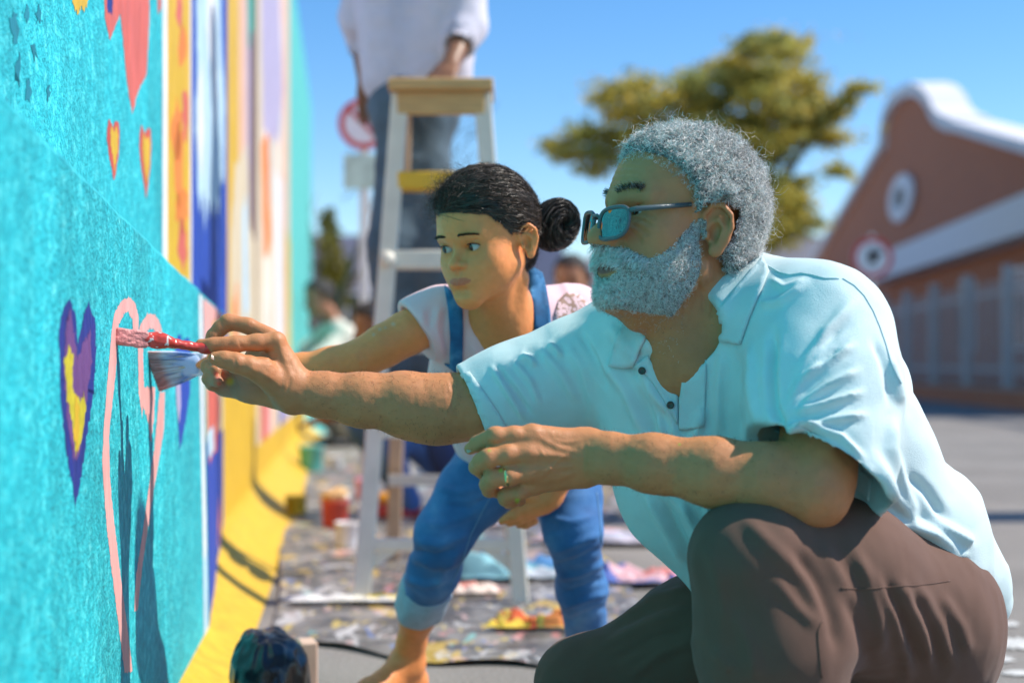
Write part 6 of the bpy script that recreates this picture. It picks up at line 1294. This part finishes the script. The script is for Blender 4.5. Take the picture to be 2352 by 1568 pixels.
# ------------------------------------------------------------------ other people
def figure(name, label, origin, joints, skin, colours, vox=0.007, headk=1.0, face=(-0.5,-0.8,0), hairc=(0.02,0.016,0.014), child=False, hat=None, group=None):
    """a whole person from joint positions: continuous body, shirt, trousers, shoes and hair"""
    e = empty(name, origin, label, 'person', group); J = {k: np.asarray(v, float) for k, v in joints.items()}; s = headk
    f = unit(face); U = unit(np.array((0,0,1.0)) - f * f[2]); Lf = np.cross(U, f); H = Frame(J['head'], np.stack([Lf, f, U], 1), s)
    S = SDF(); E = head_sdf(S, H, child, eyes=False); S.cone(H((0,-.02,-.04)), J['neck'], 0.05*s, 0.055*s, 0.03); S.cone(J['neck'], J['hip'], 0.055*s, 0.06*s, 0.05)
    for a in 'lr':
        S.cone(J['neck'], J[a+'sh'], 0.05*s, 0.05*s, 0.04); S.chain([(J[a+'sh'], .048*s), (J[a+'el'], .040*s), (J[a+'wr'], .027*s)], 0.03)
        w, el = J[a+'wr'], J[a+'el']; d = unit(w - el) if a+'hd' not in J else unit(J[a+'hd'] - w); B = basis(d)
        S.ell(w + d*0.045*s, (0.038*s, 0.048*s, 0.016*s), B, 0.02)
        for i in range(4):
            o = w + d*0.08*s + B[:,0]*(i - 1.5)*0.019*s; S.chain([(o, .0095*s), (o + d*0.035*s - B[:,2]*0.006*s, .0085*s), (o + d*0.055*s - B[:,2]*0.026*s, .0075*s)], 0.006)
        S.chain([(w + d*0.02*s + B[:,0]*0.03*s, .013*s), (w + d*0.06*s + B[:,0]*0.05*s - B[:,2]*0.012*s, .010*s), (w + d*0.085*s + B[:,0]*0.045*s - B[:,2]*0.02*s, .008*s)], 0.01)
        S.chain([(J['hip'], .08*s), (J[a+'kn'], .055*s), (J[a+'an'], .04*s)], 0.03)
    V, F = S.mesh(vox * 0.75); q = H.inv(V); C = np.tile(np.array(skin), (len(V), 1)); hd_ = (np.linalg.norm(q, axis=1) < 0.16)
    C[hd_] = head_colour(q[hd_], E, skin, np.array(skin)*(0.9,0.6,0.6), child); bd_ = obj('body', V, F, M_skin2, e, colr=C)
    N = vnormals(V, F); zl = np.interp(q[:,1], [-.2,-.05,-.03,.0,.016,.03,.06,.09,.2], [-.06,-.055,-.01,.03,.0,.05,.08,.09,.1]); w = np.clip((q[:,2] - zl)/0.015, 0, 1)*hd_
    Vc, Fc, _ = cap(V, F, N, w, 0.014 + 0.004*noise3(V, 60, 2)); obj('hair', Vc, Fc, mat('short_dark_hair', hairc, rough=0.7, bump=1.0, bscale=200, bdist=0.004), e)
    S = SDF(); sh = J['neck']
    for a in 'lr':
        S.cone(sh, J[a+'sh'], 0.062*s, 0.066*s, 0.05); hp_ = J['hip'] + (sh - J['hip'])*colours.get('hem', 0.0); S.cone(J[a+'sh'] + (J['hip'] - sh)*0.12 + (sh - J[a+'sh'])*0.25, hp_ + (J[a+'sh'] - sh)*0.5, 0.095*s, 0.10*s, 0.08)
        el, w_ = J[a+'el'], J[a+'wr']; se = el + (w_ - el)*colours.get('sleeve', 0.55); S.chain([(J[a+'sh'], .068*s), (el, .060*s), (se, .048*s)], 0.03); S.cone(se - unit(se - el)*0.03, se + unit(w_ - el)*0.1, 0.040*s, 0.045*s, 0.003, 's')
    S.cone(H((0,-.01,-.06)), H((0,0.0,0.06)), 0.062*s, 0.09*s, 0.01, 's')
    V, F = S.mesh(vox); N = vnormals(V, F); V = V + N*(0.008*noise3(V*(1,1,0.6), 11, 3) + 0.004*noise3(V, 26, 4))[:, None]; obj('shirt', V, F, colours['shirt'], e)
    S = SDF(); S.ell(J['hip'], (0.15*s, 0.125*s, 0.13*s), k=0.05)
    for a in 'lr':
        o = J['hip'] + (J[a+'kn'] - J['hip'])*0.1; S.chain([(o, .10*s), (J[a+'kn'], .072*s), (J[a+'an'], .058*s)], 0.05)
    V, F = S.mesh(vox); N = vnormals(V, F); V = V + N*(0.006*noise3(V*(1,1,1.6), 14, 5) + 0.003*noise3(V, 30, 6))[:, None]; obj('trousers', V, F, colours['trousers'], e)
    for a in 'lr':
        d = unit(J[a+'toe'] - J[a+'an'] * (1,1,0) - np.array((0,0,0))) if a+'toe' in J else f*(1,1,0); d = unit(np.array((d[0], d[1], 0))); B = Frame(J[a+'an'] - (0,0,0.07*s), basis(d), s)
        S = SDF(); S.ell((0,-0.01,0.03), (0.04,0.06,0.045), k=0.02, fr=B); S.ell((0,0.09,0.018), (0.044,0.09,0.030), k=0.03, fr=B); S.plane((0,0,-0.008), (0,0,-1), k=0.004, fr=B); V, F = S.mesh(vox); obj('shoe', V, F, colours['shoe'], e)
    return e, J, H
M_lav = cloth_mat('lavender_cotton', (0.56, 0.54, 0.62)); M_jean = cloth_mat('washed_jeans', (0.085, 0.13, 0.17), var=0.35, vs=8); M_blk = mat('dark_shoes', (0.03,0.03,0.03), rough=0.5)
# worker standing on the far side of the ladder
hipw = P(955, 275, 4.50); ax_ = P(925, 100, 4.5)
Jw = dict(head=P(955, -330, 4.48), neck=P(945, -190, 4.50), hip=P(952, 250, 4.50), rsh=P(850, -130, 4.52), lsh=P(1062, -130, 4.46), rel=P(822, 40, 4.62), lel=P(1072, 60, 4.42), rwr=P(840, 190, 4.75), lwr=P(1035, 150, 4.28), lhd=P(1018, 178, 4.20),
    rkn=P(900, 560, 4.44), lkn=P(1000, 560, 4.46), ran=P(905, 860, 4.56), lan=P(985, 860, 4.56), rtoe=P(905, 870, 4.40), ltoe=P(985, 870, 4.40))
wk, J, H = figure('person', 'worker in pale lavender shirt and faded jeans standing on the step ladder', (hipw[0], 4.5, 0.0), Jw, (0.22, 0.105, 0.055), dict(shirt=M_lav, trousers=M_jean, shoe=M_blk, sleeve=0.45, hem=0.22), vox=0.008, headk=1.0, face=(-0.1,-1,-0.2))
S = SDF(); S.ell(P(952, 258, 4.50), (0.150, 0.128, 0.022), k=0.01); V, F = S.mesh(0.008); obj('belt', V, F, mat('leather_belt', (0.09,0.05,0.03), rough=0.5), wk)
# rear treads of the ladder under his feet
mb = MB(); zz = J['lan'][2] - 0.085; mb.box((J['lan'][0] - 0.05, 4.52, zz), (0.17, 0.06, 0.012), bev=0.003); mb.build('rear_tread', M_alu, ld)
# three more painters, out of focus beyond
def crouch(x, y, label, face, skin, shirt, trous, shoe, s=1.0, arms=None, sleeve=0.3):
    f = unit((face[0], face[1], 0)); Lf = np.cross((0,0,1), f); O = np.array((x, y, 0)); q = lambda l, fw, z: O + Lf*l*s + f*fw*s + np.array((0,0,z*s))
    J = dict(head=q(0,0.20,0.98), neck=q(0,0.10,0.80), hip=q(0,-0.18,0.32), lsh=q(.17,.10,.74), rsh=q(-.17,.10,.74), lel=q(.20,.30,.58), rel=q(-.20,.30,.58), lwr=q(.12,.50,.52), rwr=q(-.10,.52,.60), lkn=q(.16,.22,.50), rkn=q(-.14,.24,.46), lan=q(.13,.05,.085), ran=q(-.12,.02,.085), ltoe=q(.13,.25,0), rtoe=q(-.12,.25,0))
    return figure('person', label, (x, y, 0), J, skin, dict(shirt=shirt, trousers=trous, shoe=shoe, sleeve=sleeve), vox=0.013, headk=s*1.0, face=(*f[:2], -0.25))
M_cream_c = cloth_mat('cream_cotton', (0.70, 0.66, 0.56)); M_navy_c = cloth_mat('navy_cotton', (0.03, 0.05, 0.14)); M_blue_c = cloth_mat('blue_cotton', (0.06, 0.13, 0.34)); M_redshoe = mat('red_shoes', (0.45,0.03,0.03), rough=0.5); M_yel_c = cloth_mat('yellow_cotton', (0.62,0.40,0.05)); M_grey_c = cloth_mat('grey_cotton', (0.30,0.29,0.31))
crouch(P(800,838,12.0)[0], 12.0, 'painter in cream shirt crouching by the far part of the mural', (-0.8,-0.5), (0.40,0.18,0.10), M_cream_c, M_grey_c, M_blk, 1.25)
crouch(P(945,838,6.3)[0], 6.4, 'painter in navy top and blue jeans with red shoes crouching behind the ladder', (-0.9,-0.3), (0.22,0.10,0.05), M_navy_c, M_blue_c, M_redshoe, 0.86)
crouch(P(1338,838,9.0)[0], 9.0, 'dark-haired person in grey top sitting far behind the girl', (-0.3,-0.9), (0.36,0.17,0.09), M_grey_c, M_navy_c, M_blk, 1.22)
# ------------------------------------------------------------------ paint pots, rags, bag and litter
def pot(u, v, h, r, c, label, rim=None, content=None, name='paint_pot', handle=True):
    y = CAMZ * FPX / (v - HOR); x = (u - 1176)/FPX*y; o = np.array((x, y, 0.012)); e = empty(name, o, label, 'paint pot')
    mb = MB(); mb.lathe(o, [(0.001,0), (r*0.86,0), (r*0.88,h*0.02), (r*0.97,h*0.9), (r*1.04,h*0.92), (r*1.05,h), (r*0.97,h), (r*0.93,h*0.85), (r*0.90,h*0.7), (0.001,h*0.7)], 28); mb.build('tub', mat('tub_' + name, c, rough=0.4, var=0.15, vscale=20), e, True)
    mb = MB(); mb.lathe(o, [(0.001,h*0.72), (r*0.92,h*0.72)], 28); mb.build('paint', mat('tub_paint', content or c, rough=0.2), e, True)
    if handle: mb = MB(); mb.tube([o + np.array((r*1.05*math.cos(a), 0, h*0.9 + r*0.75*math.sin(a))) for a in np.linspace(0, math.pi, 14)], 0.0025, 6); mb.build('bail', M_metal, e, True)
    return o
o = pot(770, 1216, 0.11, 0.058, (0.50,0.05,0.03), 'red paint bucket with a sponge on its rim', content=(0.6,0.2,0.2))
S = SDF(); S.ell(o + (-0.01,0,0.128), (0.050,0.04,0.028), k=0.01); S.ell(o + (0.02,0.01,0.140), (0.03,0.035,0.026), k=0.02); V, F = S.mesh(0.006); tag(obj('sponge', V + vnormals(V,F)*(0.004*noise3(V,60,1))[:,None], F, mat('tan_sponge', (0.58,0.36,0.17), rough=0.9, var=0.2, bump=0.8, bscale=60)), 'tan sponge resting on the red paint bucket', 'sponge')
pot(798, 1262, 0.09, 0.045, (0.72,0.70,0.72), 'small white paint pot in front of the red bucket', content=(0.5,0.4,0.6), handle=False)
pot(838, 1150, 0.10, 0.05, (0.72,0.30,0.42), 'pink paint pot near the ladder foot', content=(0.7,0.3,0.4)); pot(905, 1160, 0.09, 0.048, (0.74,0.36,0.48), 'pale pink paint pot beside the ladder foot', content=(0.75,0.4,0.5), handle=False)
pot(715, 1085, 0.16, 0.08, (0.10,0.42,0.38), 'green paint bucket against the foot of the mural', content=(0.6,0.4,0.05)); pot(770, 1075, 0.07, 0.05, (0.80,0.80,0.80), 'white tub catching the sun by the mural foot', handle=False)
pot(1010, 1075, 0.10, 0.07, (0.60,0.06,0.06), 'red tub behind the ladder', handle=False); pot(680, 1185, 0.08, 0.05, (0.70,0.50,0.05), 'yellow paint pot against the flared foot of the wall', content=(0.75,0.5,0.04), handle=False)
pot(860, 1100, 0.10, 0.06, (0.06,0.10,0.40), 'blue paint tub between the ladder and the mural', handle=False); pot(930, 1105, 0.08, 0.05, (0.72,0.66,0.50), 'cream paint pot behind the ladder rail', handle=False)
# roller
y = CAMZ*FPX/(1170-HOR); x0 = (880-1176)/FPX*y; e = empty('paint_roller', (x0, y, 0.02), 'paint roller with an orange sleeve lying by the ladder', 'paint roller')
mb = MB(); mb.tube([(x0-0.09, y, 0.05), (x0+0.09, y-0.02, 0.05)], 0.032, 18); mb.build('sleeve', mat('orange_fleece', (0.68,0.30,0.03), rough=0.9, var=0.2, bump=0.8, bscale=120), e, True)
mb = MB(); mb.tube([(x0+0.09,y-0.02,0.05),(x0+0.12,y-0.02,0.05),(x0+0.13,y-0.06,0.04),(x0+0.12,y-0.20,0.03)], 0.005, 8); mb.build('wire_frame', M_metal, e, True)
mb = MB(); mb.tube([(x0+0.12,y-0.19,0.03),(x0+0.11,y-0.33,0.025)], 0.014, 10); mb.build('grip', mat('grip_yellow', (0.62,0.42,0.05), rough=0.5), e, True)
def rag(u, v, sx, sy, h, cols, label, seed, name='rag'):
    y = CAMZ*FPX/(v-HOR); x = (u-1176)/FPX*y; n = 46; g = np.linspace(-1, 1, n); X, Y = np.meshgrid(g, g, indexing='ij'); r = np.random.default_rng(seed)
    p = np.stack([X.ravel(), Y.ravel(), 0*X.ravel()], 1); sq = p + seed*3.1; ed = np.clip(1 - np.maximum(np.abs(p[:,0]), np.abs(p[:,1])), 0, 1)
    w = np.abs(noise3(sq, 2.2, 1)) * 0.7 + np.abs(noise3(sq, 5, 2)) * 0.35; Z = h * w * np.clip(ed*5, 0.12, 1) + 0.022
    bx_ = p[:,0]*sx*(1 - 0.22*noise3(sq, 1.3, 4)) + 0.08*sx*noise3(sq, 4, 5); by_ = p[:,1]*sy*(1 - 0.22*noise3(sq, 1.5, 6)) + 0.08*sy*noise3(sq, 4, 7)
    V = np.stack([x + bx_, y + by_, Z], 1); F = np.array([(i*n+j, (i+1)*n+j, (i+1)*n+j+1, i*n+j+1) for i in range(n-1) for j in range(n-1)])
    k = np.clip(((noise3(sq, 1.6, 8) + 1)/2 * len(cols)).astype(int), 0, len(cols)-1); return tag(obj(name, V, F, mat('rag_cloth', rough=0.85, attr='Col'), None, colr=np.array(cols)[k]), label, 'rag')
rag(1225, 1452, 0.11, 0.06, 0.06, [(0.66,0.46,0.05),(0.62,0.10,0.03),(0.68,0.50,0.10),(0.60,0.20,0.05),(0.75,0.72,0.70)], 'crumpled yellow and red paint rag beside the girl\'s foot', 3)
rag(1150, 1335, 0.24, 0.08, 0.10, [(0.08,0.20,0.46),(0.10,0.28,0.55),(0.22,0.45,0.50),(0.5,0.55,0.6)], 'long blue paint-stained cloth under the ladder', 5)
rag(1445, 1345, 0.16, 0.08, 0.06, [(0.66,0.22,0.20),(0.70,0.42,0.44),(0.10,0.16,0.45),(0.75,0.72,0.70)], 'pink and blue stained rag between the girl and the man', 7)
rag(1075, 1370, 0.09, 0.07, 0.03, [(0.72,0.52,0.42),(0.74,0.60,0.52),(0.7,0.3,0.25)], 'small peach rag by the ladder foot', 9); rag(800, 1392, 0.16, 0.045, 0.02, [(0.70,0.68,0.64),(0.74,0.70,0.55),(0.6,0.6,0.6)], 'flat off-white rag near the flared wall foot', 11)
rag(1390, 1250, 0.26, 0.10, 0.04, [(0.40,0.50,0.66),(0.60,0.55,0.62),(0.16,0.16,0.20),(0.66,0.40,0.40)], 'pale blue stained sheet behind the girl\'s far leg', 13); rag(1020, 1105, 0.3, 0.12, 0.03, [(0.72,0.56,0.52),(0.74,0.68,0.62),(0.5,0.4,0.4)], 'pale pink cloth spread behind the ladder', 15)
rag(900, 1390, 0.08, 0.03, 0.015, [(0.70,0.48,0.04),(0.72,0.55,0.10)], 'small yellow rag beside the ladder rail', 17); rag(1100, 1210, 0.20, 0.09, 0.03, [(0.60,0.58,0.60),(0.4,0.42,0.5),(0.7,0.5,0.5)], 'grey stained cloth between the ladder feet', 19)
# crumpled black plastic
M_bag = mat('black_plastic', rough=0.30, spec=0.55, vscale=14, ramp=[(0.28, (0.022,0.013,0.012)), (0.42, (0.010,0.010,0.011)), (0.66, (0.010,0.010,0.011)), (0.74, (0.014,0.026,0.025)), (0.80, (0.09,0.04,0.03))], bump=0.3, bscale=16, bdist=0.012)
def bag(c, rx, ry, rz, label, seed, tw=0.0):
    n, m = 150, 100; V = []; r = np.random.default_rng(seed)
    for i in range(m + 1):
        a = math.pi * i / m
        for j in range(n): b = 2*math.pi*j/n; V.append((math.sin(a)*math.cos(b), math.sin(a)*math.sin(b), -math.cos(a)))
    V = np.array(V); s = V + seed; an = np.arctan2(V[:,1], V[:,0]); rd = 0.95 + 0.10*noise3(s, 1.3, 1) + 0.06*noise3(s, 2.6, 2) - 0.05*np.abs(noise3(s, 4.2, 3)) + 0.05*np.abs(np.sin(an*3.5 + 2.5*noise3(s, 2, 4)))*(1 - np.clip(V[:,2], 0, 1)); rd *= 1 - tw*np.clip(V[:,2], 0, 1)**2
    V = V*rd[:, None]*np.array((rx, ry, rz)); V[:,2] = np.maximum(V[:,2], -rz*0.8); V = V + np.array(c)
    F = np.array([(i*n+j, i*n+(j+1) % n, (i+1)*n+(j+1) % n, (i+1)*n+j) for i in range(m) for j in range(n)]); return tag(obj('plastic_bag', V, F, M_bag), label, 'bag')
cb_ = P(618, 1590, 2.72); bag((cb_[0], 2.72, 0.085), 0.080, 0.12, 0.125, 'black plastic bag with paint smears standing at the foot of the low wall', 2, 0.25)
cb_ = P(1130, 1640, 2.45); bag((cb_[0], 2.45, 0.050), 0.065, 0.08, 0.075, 'crumpled black plastic bag poking up in front of the man\'s low knee', 6, 0.45)
y = 2.95; x = P(705, 1500, y)[0]; mb = MB(); mb.box((x, y, 0.055), (0.018, 0.03, 0.055), rotz(0.3), bev=0.003); tag(mb.build('wood_offcut', mat('pink_wood', (0.60,0.40,0.30), rough=0.7, var=0.1)), 'small pinkish wood offcut standing behind the black bag', 'wood block')
